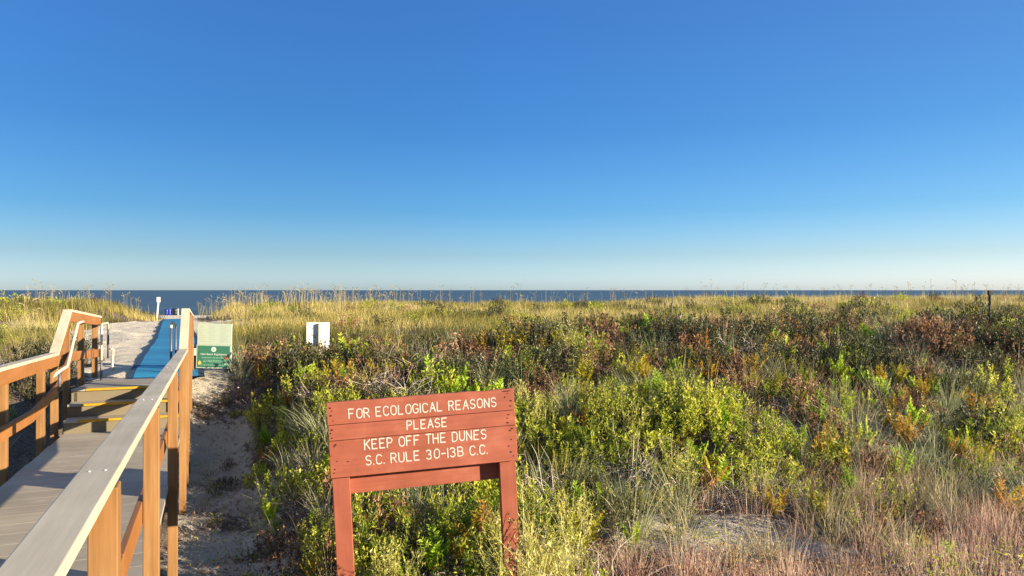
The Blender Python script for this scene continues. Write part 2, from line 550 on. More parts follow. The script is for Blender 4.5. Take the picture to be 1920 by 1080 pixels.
def ground_z(x, y):
    u, v = uv(x, y)
    z = base_z(x, y)
    amp = S(70, 50, y)
    onmat = S(-1.1, -0.15, np.minimum(u - mat_left(v) + 0.15, 1.2 + mat_left(v) - u)) * S(12.5, 14, v) * 1.0
    w_ = y - 0.2 * x
    hum = S(8.3, 9.8, w_) * S(17.5, 14.5, w_) * S(1.2, 2.4, u) * 0.75 * (fbm(x, y, 2.0, 25, 2) - 0.5)
    z = z + hum
    rough = 0.20 * (fbm(x, y, 1.4, 7, 3) - 0.5) + 0.16 * (fbm(x, y, 0.34, 9, 2) - 0.5)
    close = S(-0.35, 0.15, np.minimum(u - mat_left(v) + 0.15, 1.2 + mat_left(v) - u)) * S(12.5, 14, v)
    return z + rough * amp * (1 - 0.40 * onmat) * (1 - 0.9 * close)

def bare(x, y):
    """1 = bare sand, 0 = covered"""
    u, v = uv(x, y)
    n1 = fbm(x, y, 1.1, 12) - 0.5
    lb = sand_left(v)
    cor = S(lb - 0.3, lb + 0.4, u + .7 * n1) * S(0.35, -0.15, u + 0.5 * n1 - np.interp(v, [15, 25, 35, 42, 48, 60], [0.2, 0.1, -0.1, -0.6, -1.0, -1.0])) * S(13.2, 14.6, v)
    strip = S(-0.6, -0.3, u) * S(1.10, 0.50, u + 0.9 * n1) * S(15, 13, v) * (0.66 + 1.3 * (fbm(x, y, 0.8, 14) - 0.5))
    pxx, pyy = px(x, y, base_z(x, y))
    patch = 0.62 * S(1.0, 0.55, np.hypot((x - 2.25) / 1.75, (y - 7.75) / 0.95) + 0.5 * n1)
    patch3 = 0.85 * S(1.0, 0.5, np.hypot((u - 0.8) / 1.9, (v - 32) / 4.0) + n1)
    patch2 = 0.8 * S(1.0, 0.4, np.hypot((x + 14.5) / 3.2, (y - 33) / 5) + n1)
    pits = 0.42 * S(0.66, 0.74, fbm(x, y, 2.1, 31)) * S(9, 11, y) * S(17, 15, y)
    beach = S(58, 66, 0.5 * (y + v))
    return np.clip(np.maximum.reduce([cor, strip, patch, patch2, patch3, pits, beach]), 0, 1)

def axis(parts):
    out = []
    for a, b, s in parts:
        out.append(np.arange(a, b, s))
    return np.concatenate(out)

gx = np.concatenate([-np.geomspace(45000, 60, 26), axis([(-56, -26, 0.6), (-26, -12, 0.22), (-12, 12, 0.085), (12, 26, 0.18), (26, 60, 0.6)]), np.geomspace(60, 45000, 26)])
gy = np.concatenate([-np.geomspace(45000, 12, 24), axis([(-10, 3, 0.7), (3, 18, 0.085), (18, 36, 0.16), (36, 66, 0.35), (66, 180, 2.0)]), np.geomspace(180, 60000, 22)])
GX, GY = np.meshgrid(gx, gy)
GZ = ground_z(GX, GY)
nx, ny = len(gx), len(gy)
mb = MB()
idx = np.arange(nx * ny).reshape(ny, nx)
quads = np.stack([idx[:-1, :-1], idx[:-1, 1:], idx[1:, 1:], idx[1:, :-1]], -1).reshape(-1, 4)
litter = 0.98 - 0.98 * bare(GX, GY)
mb.add(np.stack([GX, GY, GZ], -1).reshape(-1, 3), quads, 0, litter.ravel())
ground = mb.obj('ground', M['ground'], smooth=True)
tag(ground, kind='structure')

mb = MB()
sx = np.concatenate([-np.geomspace(60000, 300, 20), np.linspace(-250, 250, 15), np.geomspace(300, 60000, 20)])
sy = np.concatenate([np.linspace(90, 400, 20), np.geomspace(420, 70000, 30)])
X_, Y_ = np.meshgrid(sx, sy)
idx = np.arange(X_.size).reshape(X_.shape)
mb.add(np.stack([X_, Y_, np.full(X_.shape, -5.55)], -1).reshape(-1, 3), np.stack([idx[:-1, :-1], idx[:-1, 1:], idx[1:, 1:], idx[1:, :-1]], -1).reshape(-1, 4))
tag(mb.obj('sea', M['sea'], smooth=True), kind='structure')

# ------------------------------------------------------------------ boardwalk (local frame: x = u across, y = v along)
BW_ROT = (0, 0, math.radians(22.23))
V_STEP, V_TOP, V_END = 11.2, 11.8, 15.25
U_L, U_R = -1.76, -0.34

def deck_z(v):
    return -1.57 - 0.028 * v
Z_BASE = deck_z(V_STEP)
Z_PLAT = Z_BASE + 0.51

def plat_z(v):
    return Z_PLAT - 0.062 * (v - V_TOP)

bw = empty('boardwalk', (0, 0, 0), BW_ROT)
tag(bw, 'grey plank boardwalk with three yellow edged steps leading to the blue mat', 'boardwalk')
mb = MB()
v = 0.6
k = 0
while v < V_STEP - 0.02:
    v2 = min(v + 0.284, V_STEP)
    t = random.random()
    mb.box((U_L + random.uniform(-.006, .006), v, -0.04), (U_R, v2 - 0.004, 0.0), 0, t, lambda a, b, c: (a, b, deck_z(b) + c))
    v = v2
mb.obj('deck', M['deck'], bw)
mb = MB()
v = V_TOP
while v < V_END - 0.02:
    v2 = min(v + 0.284, V_END)
    mb.box((U_L, v, -0.04), (U_R, v2 - 0.004, 0.0), 0, random.random(), lambda a, b, c: (a, b, plat_z(b) + c))
    v = v2
mb.obj('ramp_deck', M['deck'], bw)
mb = MB()
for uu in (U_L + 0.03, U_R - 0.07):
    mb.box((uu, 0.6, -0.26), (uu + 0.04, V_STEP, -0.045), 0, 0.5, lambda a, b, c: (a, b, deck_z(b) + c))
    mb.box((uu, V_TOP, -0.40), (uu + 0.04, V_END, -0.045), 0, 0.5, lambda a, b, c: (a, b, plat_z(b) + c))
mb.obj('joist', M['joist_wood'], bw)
for i in range(3):
    v0 = V_STEP + 0.3 * i
    zt = Z_BASE + 0.17 * (i + 1)
    mb = MB()
    mb.box((U_L, v0, zt - 0.172), (U_R, v0 + 0.03, zt - 0.03))
    st = mb.obj('step', M['riser'], bw)
    mb = MB()
    if i < 2:
        mb.box((U_L, v0 + 0.02, zt - 0.03), (U_R, v0 + 0.33, zt - 0.002), 0, random.random())
        mb.obj('tread', M['deck'], st)
    mb = MB()
    mb.box((U_L + 0.17, v0 - 0.025, zt - 0.028), (U_R, v0 + 0.035, zt + 0.004))
    mb.obj('nosing', M['yellow'], st, bevel=0.004)
    mb = MB()
    mb.box((U_L, v0 - 0.025, zt - 0.028), (U_L + 0.165, v0 + 0.035, zt + 0.004))
    mb.obj('nosing_end', M['grey_nosing'], st, bevel=0.004)

def cap_z(v):
    return np.interp(v, [0, V_STEP, V_TOP + 0.39, V_END + 0.3], [-0.50, -0.50 - 0.028 * V_STEP, -0.275, -0.275 - 0.062 * (V_END + 0.3 - V_TOP - 0.39)])

def mid_z(v):
    return np.interp(v, [0, V_STEP - 0.3, V_TOP + 0.1, V_END + 0.3], [-1.07, -1.07 - 0.028 * (V_STEP - 0.3), -0.86, -0.86 - 0.062 * (V_END + 0.3 - V_TOP - 0.1)])

def railing(side, u_in, posts, label, breaks):
    """side = +1: the outside of the railing is towards +u"""
    r = empty('railing', (0, 0, 0), BW_ROT)
    tag(r, label, 'railing')
    a, b = (u_in, u_in + side * 0.115)
    lo, hi = min(a, b), max(a, b)
    # cap: three straight runs
    segs = [(0.55, V_STEP), (V_STEP, V_TOP + 0.39), (V_TOP + 0.39, V_END + 0.1)]
    m = MB()
    for s0, s1 in segs:
        e = 0.0
        m.box((lo, s0 + e, -0.038), (hi, s1 - e, 0), 0, 0.5, lambda p, q, c: (p, q, float(cap_z(q)) + c))
    cap = m.obj('rail_cap', M['cap_wood'], r, bevel=0.004)
    # screw heads in the cap
    m = MB()
    for p in posts:
        for du in (0.035, 0.08):
            zz = float(cap_z(p))
            m.lathe([(0.0, 0.0025), (0.0035, 0.002), (0.004, 0)], 8, 0, (lo + du, p + 0.02, zz))
    m.obj('screw', M['white'], cap)
    ri0, ri1 = sorted((u_in + side * 0.006, u_in + side * 0.036))
    for nm, off in (('top_rail', None), ('middle_rail', 1)):
        m = MB()
        pts = breaks
        for s0, s1 in zip(pts[:-1], pts[1:]):
            g = 0.003
            f = (lambda p, q, c: (p, q, float(cap_z(q)) - 0.040 + c)) if off is None else (lambda p, q, c: (p, q, float(mid_z(q)) + c))
            hgt = -0.135
            m.box((ri0, s0 + g, hgt), (ri1, s1 - g, 0), 0, random.random(), f)
        m.obj(nm, M['rail_wood'], r, bevel=0.003)
    p0, p1 = sorted((u_in + side * 0.038, u_in + side * 0.122))
    for p in posts:
        m = MB()
        X, Y = xy((p0 + p1) / 2, p)
        zb = float(ground_z(X, Y)) - 0.25
        ztop = float(min(cap_z(p - .045), cap_z(p + .045))) - 0.041
        m.box((p0, p - 0.045, zb), (p1, p + 0.045, ztop), 0, random.random())
        m.obj('post', M['post_wood'], r, bevel=0.004)
    return r

railing(+1, -0.385, [0.75, 2.66, 4.74, 7.45, 10.25, V_STEP + 0.15, V_TOP + 0.35, 13.7, 15.1],
        'orange stained railing with broad grey cap, in front along the near side of the boardwalk',
        [0.55, 3.7, 5.9, 8.6, V_STEP, V_TOP + 0.39, 13.7, V_END + 0.05])
railing(-1, -1.81, [0.9, 3.1, 5.2, 6.95, 8.70, 10.5, V_STEP + 0.16, V_TOP + 0.45, 13.55, 15.1],
        'orange stained railing along the far side of the boardwalk, beside the shaded left bank',
        [0.55, 3.1, 5.2, 7.95, 9.7, V_STEP, V_TOP + 0.39, 13.9, V_END + 0.05])

# metal handrails
def handrail(name, label, pts, posts, u):
    h = empty(name, (0, 0, 0), BW_ROT)
    tag(h, label, 'handrail')
    m = MB()
    m.tube([(u + d, v, z) for d, v, z in pts], 0.02, 8)
    m.obj('pipe', M['handrail'], h, smooth=True)
    for (v, z0, z1) in posts:
        m = MB()
        m.tube([(u, v, z0), (u, v, (z0 + z1) / 2), (u, v, z1)], 0.019, 8)
        m.obj('support_post', M['bracket'], h, smooth=True)
    return h

zr = lambda v: float(cap_z(v))
handrail('metal_handrail', 'cream metal pipe handrail bent down alongside the three steps', [(-0.06, 10.55, -1.07), (-0.02, 10.56, -1.02), (0, 10.62, -1.0), (0, 11.12, -0.995), (0, 11.2, -0.96), (0, 11.93, -0.50), (0, 12.0, -0.468), (0, 12.45, -0.46), (-0.04, 12.5, -0.47), (-0.08, 12.5, -0.48)], [(10.6, -1.25, -1.02)], -1.71)
handrail('metal_handrail', 'dark legged metal handrail loop at the far end of the left railing', [(0, 14.2, -1.18), (0, 14.22, -0.63), (0, 14.3, -0.58), (0, 15.0, -0.585), (0, 15.08, -0.62), (0, 15.1, -0.70)], [(15.1, plat_z(15.1) + 0.35, -0.69), (14.2, plat_z(14.2), -1.15)], -1.68)
handrail('metal_handrail', 'dark metal handrail loop half hidden behind the right railing where the mat starts', [(0, 13.0, -0.62), (0, 13.05, -0.56), (0, 13.15, -0.52), (0, 14.7, -0.62), (0, 14.8, -0.68)], [(13.0, plat_z(13.0), -0.6), (14.8, plat_z(14.8), -0.66)], -0.56)
x_, y_ = xy(-1.66, 15.55)
st = MB()
st.tube([(0, 0, -0.3), (0, 0, 0.1), (0.015, 0.0, 0.36), (0.02, 0, 0.40)], 0.02, 8)
st.tube([(0.02, 0, 0.39), (-0.06, 0, 0.40)], 0.02, 8)
o = st.obj('short_stake', M['handrail'], smooth=True)
o.location = (x_, y_, float(ground_z(np.array(x_), np.array(y_))))
tag(o, 'short cream pipe stake standing beside the end of the ramp', 'stake')

# ------------------------------------------------------------------ blue beach mat
mt = empty('beach_mat', (0, 0, 0))
tag(mt, 'long bright blue access mat running over the sand towards the sea', 'mat')
vs = np.arange(V_END - 1.0, 55.0, 0.25)
MATW = 1.06
def mat_pt(off, v, lift):
    uu = mat_left(v) + off
    X, Y = xy(uu, v)
    Xc, Yc = xy(mat_left(v) + 0.53, v)
    zz = base_z(Xc, Yc) + 0.028 + 0.012 * np.sin(v * 2.1) + lift
    zz = np.where(v < V_END + 1.2, np.maximum(zz, plat_z(np.minimum(v, V_END)) - 0.10 * np.maximum(v - V_END, 0) + 0.006), zz)
    return np.stack([X, Y, zz], -1)
for nm, o0, o1, mk, lift in (('mat_sheet', 0.0, MATW, 'mat_blue', 0.0), ('mat_edge', -0.10, 0.005, 'mat_edge', -0.004), ('mat_edge', MATW - 0.005, MATW + 0.10, 'mat_edge', -0.004)):
    m = MB()
    cols = np.linspace(o0, o1, 5)
    P = np.stack([mat_pt(c, vs, lift) for c in cols], 1)
    Q = P.copy()
    Q[:, :, 2] -= 0.02
    idx = np.arange(len(vs) * 5).reshape(len(vs), 5)
    q = np.stack([idx[:-1, :-1], idx[:-1, 1:], idx[1:, 1:], idx[1:, :-1]], -1).reshape(-1, 4)
    m.add(P.reshape(-1, 3), q)
    m.add(Q.reshape(-1, 3), q[:, ::-1])
    for e in (0, 4):
        s = np.concatenate([P[:, e], Q[:, e]])
        n_ = len(vs)
        i = np.arange(n_ - 1)
        m.add(s, np.stack([i, i + 1, i + 1 + n_, i + n_], -1))
    m.obj(nm, M[mk], mt)

# ------------------------------------------------------------------ the red wooden sign
SIGN_W, SIGN_H, SIGN_T = 1.47, 0.585, 0.04
yaw = math.atan(0.20)
Y0 = 5.70
X0 = (612 - 960) / F_PX * Y0
Z0 = -(755 - HORIZON) / F_PX * Y0
sg = empty('wooden_sign', (X0, Y0, Z0))
sg.rotation_mode = 'XYZ'
sg.rotation_euler = (0, math.radians(-2.9), yaw)          # leans a little to the left, right end further away
tag(sg, 'brick red wooden warning sign with white lettering about keeping off the dunes', 'sign')
# local frame: x along the planks, y away from the viewer, z up, origin at the top left corner of the face
cuts = [0.0, 0.303, 0.512, 1.0]
for i in range(3):
    m = MB()
    t0, t1 = cuts[i], cuts[i + 1]
    g = 0.0022
    nseg = 22
    off = [0.0, 0.006, 0.004][i]
    m2 = random.Random(i + 3)
    xs = np.linspace(off, SIGN_W + [0, 0.004, 0.006][i], nseg + 1)
    top = np.full(nseg + 1, -t0 * SIGN_H - (g if i else 0))
    if i == 0:
        top = top + np.array([m2.uniform(-0.004, 0.001) for _ in xs])
        top[-6:-2] -= np.array([0.003, 0.007, 0.006, 0.003])
    bot = np.full(nseg + 1, -t1 * SIGN_H + (g if i < 2 else 0))
    vts = []
    for x0, a, b in zip(xs, top, bot):
        vts += [(x0, 0.0, a), (x0, SIGN_T, a), (x0, SIGN_T, b), (x0, 0.0, b)]
    f = []
    for s in range(nseg):
        for j in range(4):
            f.append((s * 4 + j, s * 4 + (j + 1) % 4, s * 4 + 4 + (j + 1) % 4, s * 4 + 4 + j))
    f += [(3, 2, 1, 0), tuple(nseg * 4 + j for j in range(4))]
    m.add(vts, f)
    m.obj('plank', M['red_x'], sg, bevel=0.0025)
PW = 0.132
for xp in (0.012, SIGN_W - PW - 0.006):
    m = MB()
    m.box((xp, SIGN_T + 0.002, -2.3), (xp + PW, SIGN_T + 0.092, -0.02))
    m.obj('post', M['red_z'], sg, bevel=0.004)
m = MB()
m.box((0.05, SIGN_T + 0.095, -SIGN_H - 0.168), (SIGN_W - 0.05, SIGN_T + 0.135, -SIGN_H + 0.03))
m.obj('crossbar', M['red_x'], sg, bevel=0.003)
# nails: small rusty heads and the pits round them
m = MB()
rr = random.Random(8)
for xc, col in ((0.035, 0), (SIGN_W - 0.055, 1)):
    for t in (0.07, 0.12, 0.17, 0.24, 0.36, 0.41, 0.47, 0.55, 0.58, 0.70, 0.79, 0.88, 0.93):
        xx = xc + rr.uniform(-0.022, 0.03)
        rad = rr.uniform(0.004, 0.0075)
        zz = -t * SIGN_H + rr.uniform(-.004, .004)
        th = [k * math.pi / 4 for k in range(8)]
        ring = [(xx + rad * math.cos(a) * rr.uniform(.7, 1.8), -0.0015, zz + rad * math.sin(a)) for a in th]
        m.add([(xx, -0.002, zz)] + ring, [(0, 1 + (k + 1) % 8, 1 + k) for k in range(8)])
for xx, t, ln in ((SIGN_W - 0.075, 0.035, 0.03), (SIGN_W - 0.05, 0.035, 0.035), (0.05, 0.57, 0.018), (0.14, 0.80, 0.012)):
    zz = -t * SIGN_H
    m.add([(xx - ln, -0.0016, zz), (xx, -0.0016, zz - .004), (xx + ln, -0.0016, zz + .002), (xx, -0.0016, zz + .005)], [(0, 1, 2, 3)])
m.obj('nail', M['nail'], sg)

# routed lettering, one stroke font
def arc(cx, cy, rx, ry, a0, a1, n=9):
    return [(cx + rx * math.cos(math.radians(a0 + (a1 - a0) * k / n)), cy + ry * math.sin(math.radians(a0 + (a1 - a0) * k / n))) for k in range(n + 1)]
G = {
    'A': [[(0, 0), (.3, 1), (.6, 0)], [(.11, .36), (.49, .36)]],
    'B': [[(0, 0), (0, 1), (.3, 1)] + arc(.3, .76, .24, .24, 90, -90)[1:] + [(0, .52)], [(.3, .52)] + arc(.3, .26, .28, .26, 90, -90)[1:] + [(0, 0)]],
    'C': [arc(.31, .70, .29, .30, 25, 180) + arc(.31, .30, .29, .30, 180, 335)],
    'D': [[(0, 0), (0, 1), (.24, 1)] + arc(.24, .64, .32, .36, 90, 0)[1:] + arc(.24, .36, .32, .36, 0, -90) + [(0, 0)]],
    'E': [[(.52, 1), (0, 1), (0, 0), (.52, 0)], [(0, .52), (.42, .52)]],
    'F': [[(.52, 1), (0, 1), (0, 0)], [(0, .52), (.42, .52)]],
    'G': [arc(.31, .70, .29, .30, 25, 180) + arc(.31, .30, .29, .30, 180, 360) + [(.6, .46), (.36, .46)]],
    'H': [[(0, 0), (0, 1)], [(.56, 0), (.56, 1)], [(0, .52), (.56, .52)]],
    'I': [[(0, 0), (0, 1)]],
    'K': [[(0, 0), (0, 1)], [(.54, 1), (0, .42)], [(.17, .60), (.56, 0)]],
    'L': [[(0, 1), (0, 0), (.5, 0)]],
    'N': [[(0, 0), (0, 1), (.56, 0), (.56, 1)]],
    'O': [arc(.3, .66, .3, .34, 0, 180) + arc(.3, .34, .3, .34, 180, 360) + [(.6, .66)]],
    'P': [[(0, 0), (0, 1), (.28, 1)] + arc(.28, .74, .26, .26, 90, -90)[1:] + [(0, .48)]],
    'R': [[(0, 0), (0, 1), (.28, 1)] + arc(.28, .75, .26, .25, 90, -90)[1:] + [(0, .50)], [(.26, .50), (.56, 0)]],
    'S': [arc(.28, .75, .26, .25, 30, 270) + arc(.28, .25, .27, .25, 90, -150)],
    'T': [[(0, 1), (.56, 1)], [(.28, 1), (.28, 0)]],
    'U': [[(0, 1), (0, .3)] + arc(.28, .3, .28, .3, 180, 360) + [(.56, 1)]],
    '.': [[(0, 0.0), (0, 0.035)]],
    '-': [[(0, .45), (.42, .45)]],
    '0': [arc(.3, .66, .28, .34, 0, 180) + arc(.3, .34, .28, .34, 180, 360) + [(.58, .66)]],
    '1': [[(0, 0), (0, 1)]],
    '3': [arc(.26, .76, .25, .24, 150, -90) + arc(.26, .26, .27, .26, 90, -150)],
}
ADV = {'I': 0.0, '.': 0.0, '-': .42, '1': 0.0}
def stroke_ribbon(m, pts, hw, y):
    pts = np.array(pts)
    k = len(pts)
    for a, b in zip(pts[:-1], pts[1:]):
        d = b - a
        L = np.hypot(*d) + 1e-9
        n_ = np.array([-d[1], d[0]]) / L * hw
        q = [a + n_, a - n_, b - n_, b + n_]
        m.add([(p[0], y, p[1]) for p in q], [(0, 1, 2, 3)])
        y -= 0.00002
    for p in pts:
        th = [j * math.pi / 4 for j in range(8)]
        m.add([(p[0], y, p[1])] + [(p[0] + hw * math.cos(t), y, p[1] + hw * math.sin(t)) for t in th], [(0, 1 + (j + 1) % 8, 1 + j) for j in range(8)])
        y -= 0.00002
    return y
def text_line(txt, s0, s1, t0, t1):
    h = (t1 - t0) * SIGN_H
    gap, sp = 0.27, 0.50
    tot = 0
    for c in txt:
        tot += sp if c == ' ' else (ADV.get(c, .56) + gap)
    tot -= gap
    x0, x1 = s0 * SIGN_W, s1 * SIGN_W
    kx = (x1 - x0) / tot
    zb = -t1 * SIGN_H
    x = x0
    jr = random.Random(len(txt))
    for word in txt.split(' '):
        m = MB()
        for c in word:
            dz, sl = jr.uniform(-.02, .02) * h, jr.uniform(-.04, .04)
            y = -0.0018
            for st_ in G[c]:
                y = stroke_ribbon(m, [(x + a * kx + sl * b * h, zb + b * h + dz) for a, b in st_], 0.0050, y)
            x += (ADV.get(c, .56) + gap) * kx
        m.obj('lettering', M['letter'], sg)
        x += sp * kx
text_line('FOR ECOLOGICAL REASONS', .112, .898, .112, .232)
text_line('PLEASE', .41, .622, .330, .445)
text_line('KEEP OFF THE DUNES', .184, .833, .534, .658)
text_line('S.C. RULE 30-13B C.C.', .186, .835, .744, .866)

# ------------------------------------------------------------------ beach rules notice
YN = 14.0
def at(pxx, pyy, Y):
    return Vector(((pxx - 960) / F_PX * Y, Y, -(pyy - HORIZON) / F_PX * Y))
tl, br = at(371, 606, YN), at(434.5, 690, YN)
NW, NH = br.x - tl.x, tl.z - br.z
gz = float(ground_z(np.array(tl.x + NW / 2), np.array(YN + .1)))
ns = empty('notice_board', (tl.x, YN, tl.z))
ns.rotation_euler = (0, math.radians(1.6), math.radians(2))
tag(ns, 'two panel beach notice, blank cream above and green with white print below', 'sign')
m = MB()
m.box((0, 0, -NH * 0.475), (NW, 0.02, 0))
up = m.obj('upper_panel', M['signcream'], ns, bevel=0.002)
m = MB()
rr = random.Random(4)
for r in range(9):
    zc_ = -NH * 0.475 * (0.12 + 0.09 * r)
    for c0, c1 in ((.06, .26), (.34, .60), (.66, .94)):
        w_ = (c1 - c0) * rr.uniform(.6, 1)
        m.box((NW * c0, -0.002, zc_ - 0.007), (NW * (c0 + w_), 0.0, zc_ + 0.006))
m.obj('faded_text', M['signtext'], up)
m = MB()
m.box((-0.012, 0.0, -NH), (NW + 0.004, 0.02, -NH * 0.478))
lo = m.obj('lower_panel', M['signcream'], ns, bevel=0.002)
m = MB()
gx0, gx1, gz0, gz1 = 0.012, NW - 0.026, -NH * 0.975, -NH * 0.495
m.box((gx0, -0.003, gz0), (gx1, 0.0, gz1))
m.obj('green_face', M['signgreen'], lo)
GH, GW = gz1 - gz0, gx1 - gx0
m = MB()
cx, cz, rd = gx0 + GW * .5, gz1 - GH * .17, GH * .115
th = [k * math.pi / 12 for k in range(24)]
m.add([(cx, -0.0055, cz)] + [(cx + rd * math.cos(a), -0.0055, cz + rd * math.sin(a)) for a in th], [(0, 1 + (k + 1) % 24, 1 + k) for k in range(24)])
m.obj('round_emblem', M['signwhite'], lo)
m = MB()
m.add([(cx - .4 * rd, -.0065, cz - .5 * rd), (cx + .4 * rd, -.0065, cz - .5 * rd), (cx + .15 * rd, -.0065, cz + .55 * rd), (cx - .15 * rd, -.0065, cz + .55 * rd)], [(0, 1, 2, 3)])
m.obj('emblem_mark', M['signpale'], lo)
def bfont(txt, parent, mat, x, z, width, height, y):
    cu = bpy.data.curves.new('title', 'FONT')
    cu.body = txt
    cu.size = 1
    cu.offset = 0.012
    to = bpy.data.objects.new('title', cu)
    COL.objects.link(to)
    dg = bpy.context.evaluated_depsgraph_get()
    me = bpy.data.meshes.new_from_object(to.evaluated_get(dg))
    bpy.data.objects.remove(to)
    co = np.array([v.co[:] for v in me.vertices])
    mn, mx = co.min(0), co.max(0)
    sx_, sy_ = width / (mx[0] - mn[0]), height / (mx[1] - mn[1])
    for vtx in me.vertices:
        a, b = (vtx.co.x - mn[0]) * sx_, (vtx.co.y - mn[1]) * sy_
        vtx.co = (x + a, y, z + b)
    me.materials.clear()
    me.materials.append(mat)
    ob = bpy.data.objects.new('lettering', me)
    COL.objects.link(ob)
    ob.parent = parent
    return ob
bfont('New Beach Regulations', lo, M['signwhite'], gx0 + GW * .10, gz1 - GH * .46, GW * .80, GH * .11, -0.0055)
m = MB()
rr = random.Random(9)
for k, (zf, a, b) in enumerate(((.56, .13, .80), (.68, .2, .76), (.75, .18, .78), (.90, .10, .82))):
    x = a
    while x < b:
        wd = rr.uniform(.03, .09)
        m.box((gx0 + GW * x, -0.0055, gz1 - GH * zf - 0.006), (gx0 + GW * min(x + wd, b), -0.003, gz1 - GH * zf + 0.008))
        x += wd + .018
m.obj('small_print', M['signpale'], lo)
for nm, fx, fz, mk, rad in (('flower_picture', .90, .55, 'signred', .045), ('flower_picture', .07, .80, 'signyellow', .05), ('flower_picture', .88, .84, 'signpale', .045)):
    m = MB()
    rr = random.Random(int(fx * 100))
    cx, cz = gx0 + GW * fx, gz1 - GH * fz
    ring = [(cx + rad * rr.uniform(.5, 1.1) * math.cos(a), -0.006, cz + rad * rr.uniform(.5, 1.1) * math.sin(a)) for a in th[::2]]
    m.add([(cx, -0.0062, cz)] + ring, [(0, 1 + (k + 1) % 12, 1 + k) for k in range(12)])
    m.obj(nm, M[mk], lo)
for xx, mk in ((-0.075, 'dullpost'), (NW * .80, 'dullpost')):
    m = MB()
    x0, x1, y0, y1 = xx, xx + 0.085, 0.024, 0.11
    m.box((x0, y0, gz - tl.z - 0.4), (x1, y1, -NH * 0.52))
    m.obj('post', M[mk], ns, bevel=0.004)
m = MB()
m.box((-0.055, -0.004, -NH * .72), (-0.018, 0.02, -NH * .56))
m.obj('tape_flag', M['white'], ns)

# ------------------------------------------------------------------ back of the white sign on the crest
YW = 15.9
a_, b_ = at(575, 605, YW), at(618.5, 660, YW)
ws = empty('white_sign', (a_.x, YW, a_.z))
ws.rotation_euler = (0, math.radians(0.4), math.radians(24))
tag(ws, 'plain white sign seen from behind with a pale square post, rising over the shrubs', 'sign')
WW = (b_.x - a_.x) * 0.97
m = MB()
m.box((0, 0, -0.72), (WW, 0.012, 0))
m.obj('panel', M['white'], ws, bevel=0.003)
m = MB()
m.box((WW * .49, -0.10, -1.6), (WW * .49 + 0.085, -0.002, -0.012))
m.obj('post', M['whitepost'], ws, bevel=0.004)

# ------------------------------------------------------------------ dark pole, white marker, barrels
YP = 16.4
p = at(1855, 545, YP)
gz = float(ground_z(np.array(p.x), np.array(YP)))
m = MB()
m.tube([(0, 0, gz - 0.4), (0.0, 0, -0.3), (0.012, 0, p.z - 0.04), (0.012, 0, p.z)], [0.028, 0.028, 0.028, 0.028], 6)
m.box((-0.02, -0.035, p.z - 0.10), (0.055, 0.035, p.z + 0.01))
o = m.obj('thin_pole', M['darkpole'])
o.location = (p.x, YP, 0)
tag(o, 'thin dark pole standing in the scrub before the sea', 'pole')

YB = 40.0
p = at(294, 583, YB)
zb = float(ground_z(np.array(p.x), np.array(YB)))
mk = empty('marker_post', (p.x, YB, zb))
tag(mk, 'slim white marker post with a small plate, at the gap to the beach', 'marker post')
ht = -(557 - HORIZON) / F_PX * YB - zb
m = MB()
m.tube([(0, 0, -0.3), (0, 0, 0.1), (0.06, 0, ht * .6), (0.11, 0, ht)], 0.045, 8)
m.obj('pole', M['white'], mk)
m = MB()
m.box((0.02, -0.07, ht - 0.28), (0.22, -0.05, ht))
m.obj('plate', M['white'], mk)

def barrel(label, pxx, Y, mats, r=0.29, h=0.95, group=None):
    x = (pxx - 960) / F_PX * Y
    z = float(ground_z(np.array(x), np.array(Y)))
    e = empty('trash_barrel', (x, Y, z))
    tag(e, label, 'barrel')
    m = MB()
    m.lathe([(0.0, 0), (r * .88, 0), (r * .95, .02), (r * .98, h * .3), (r * 1.03, h * .33), (r * 1.0, h * .36), (r, h * .62), (r * 1.04, h * .65), (r * 1.0, h * .68), (r * .98, h * .94)], 20)
    m.obj('body', mats, e, smooth=True)
    m = MB()
    m.lathe([(r * 1.04, h * .93), (r * 1.06, h * .97), (r * .9, h * 1.02), (r * .35, h * 1.06), (0, h * 1.06)], 20)
    m.obj('lid', mats, e, smooth=True)
    return e
barrel('navy blue barrel, leftmost of the three at the end of the mat', 312.5, 112.0, M['navybin'], r=.26)
barrel('lighter blue barrel between the navy one and the black one', 318.5, 110.0, M['bluebin'], r=.30, h=1.0)
barrel('black barrel at the seaward end of the mat', 328.5, 110.0, M['blackbin'], r=.36, h=1.05)
x = (334 - 960) / F_PX * 109.0
m = MB()
m.box((-0.07, -0.07, -0.3), (0.07, 0.07, 1.0))
m.box((-0.085, -0.085, 1.0), (0.085, 0.085, 1.06))
o = m.obj('beach_post', M['whitepost'])
o.location = (x, 109.0, float(ground_z(np.array(x), np.array(109.0))))
tag(o, 'short pale post just right of the black barrel', 'post')

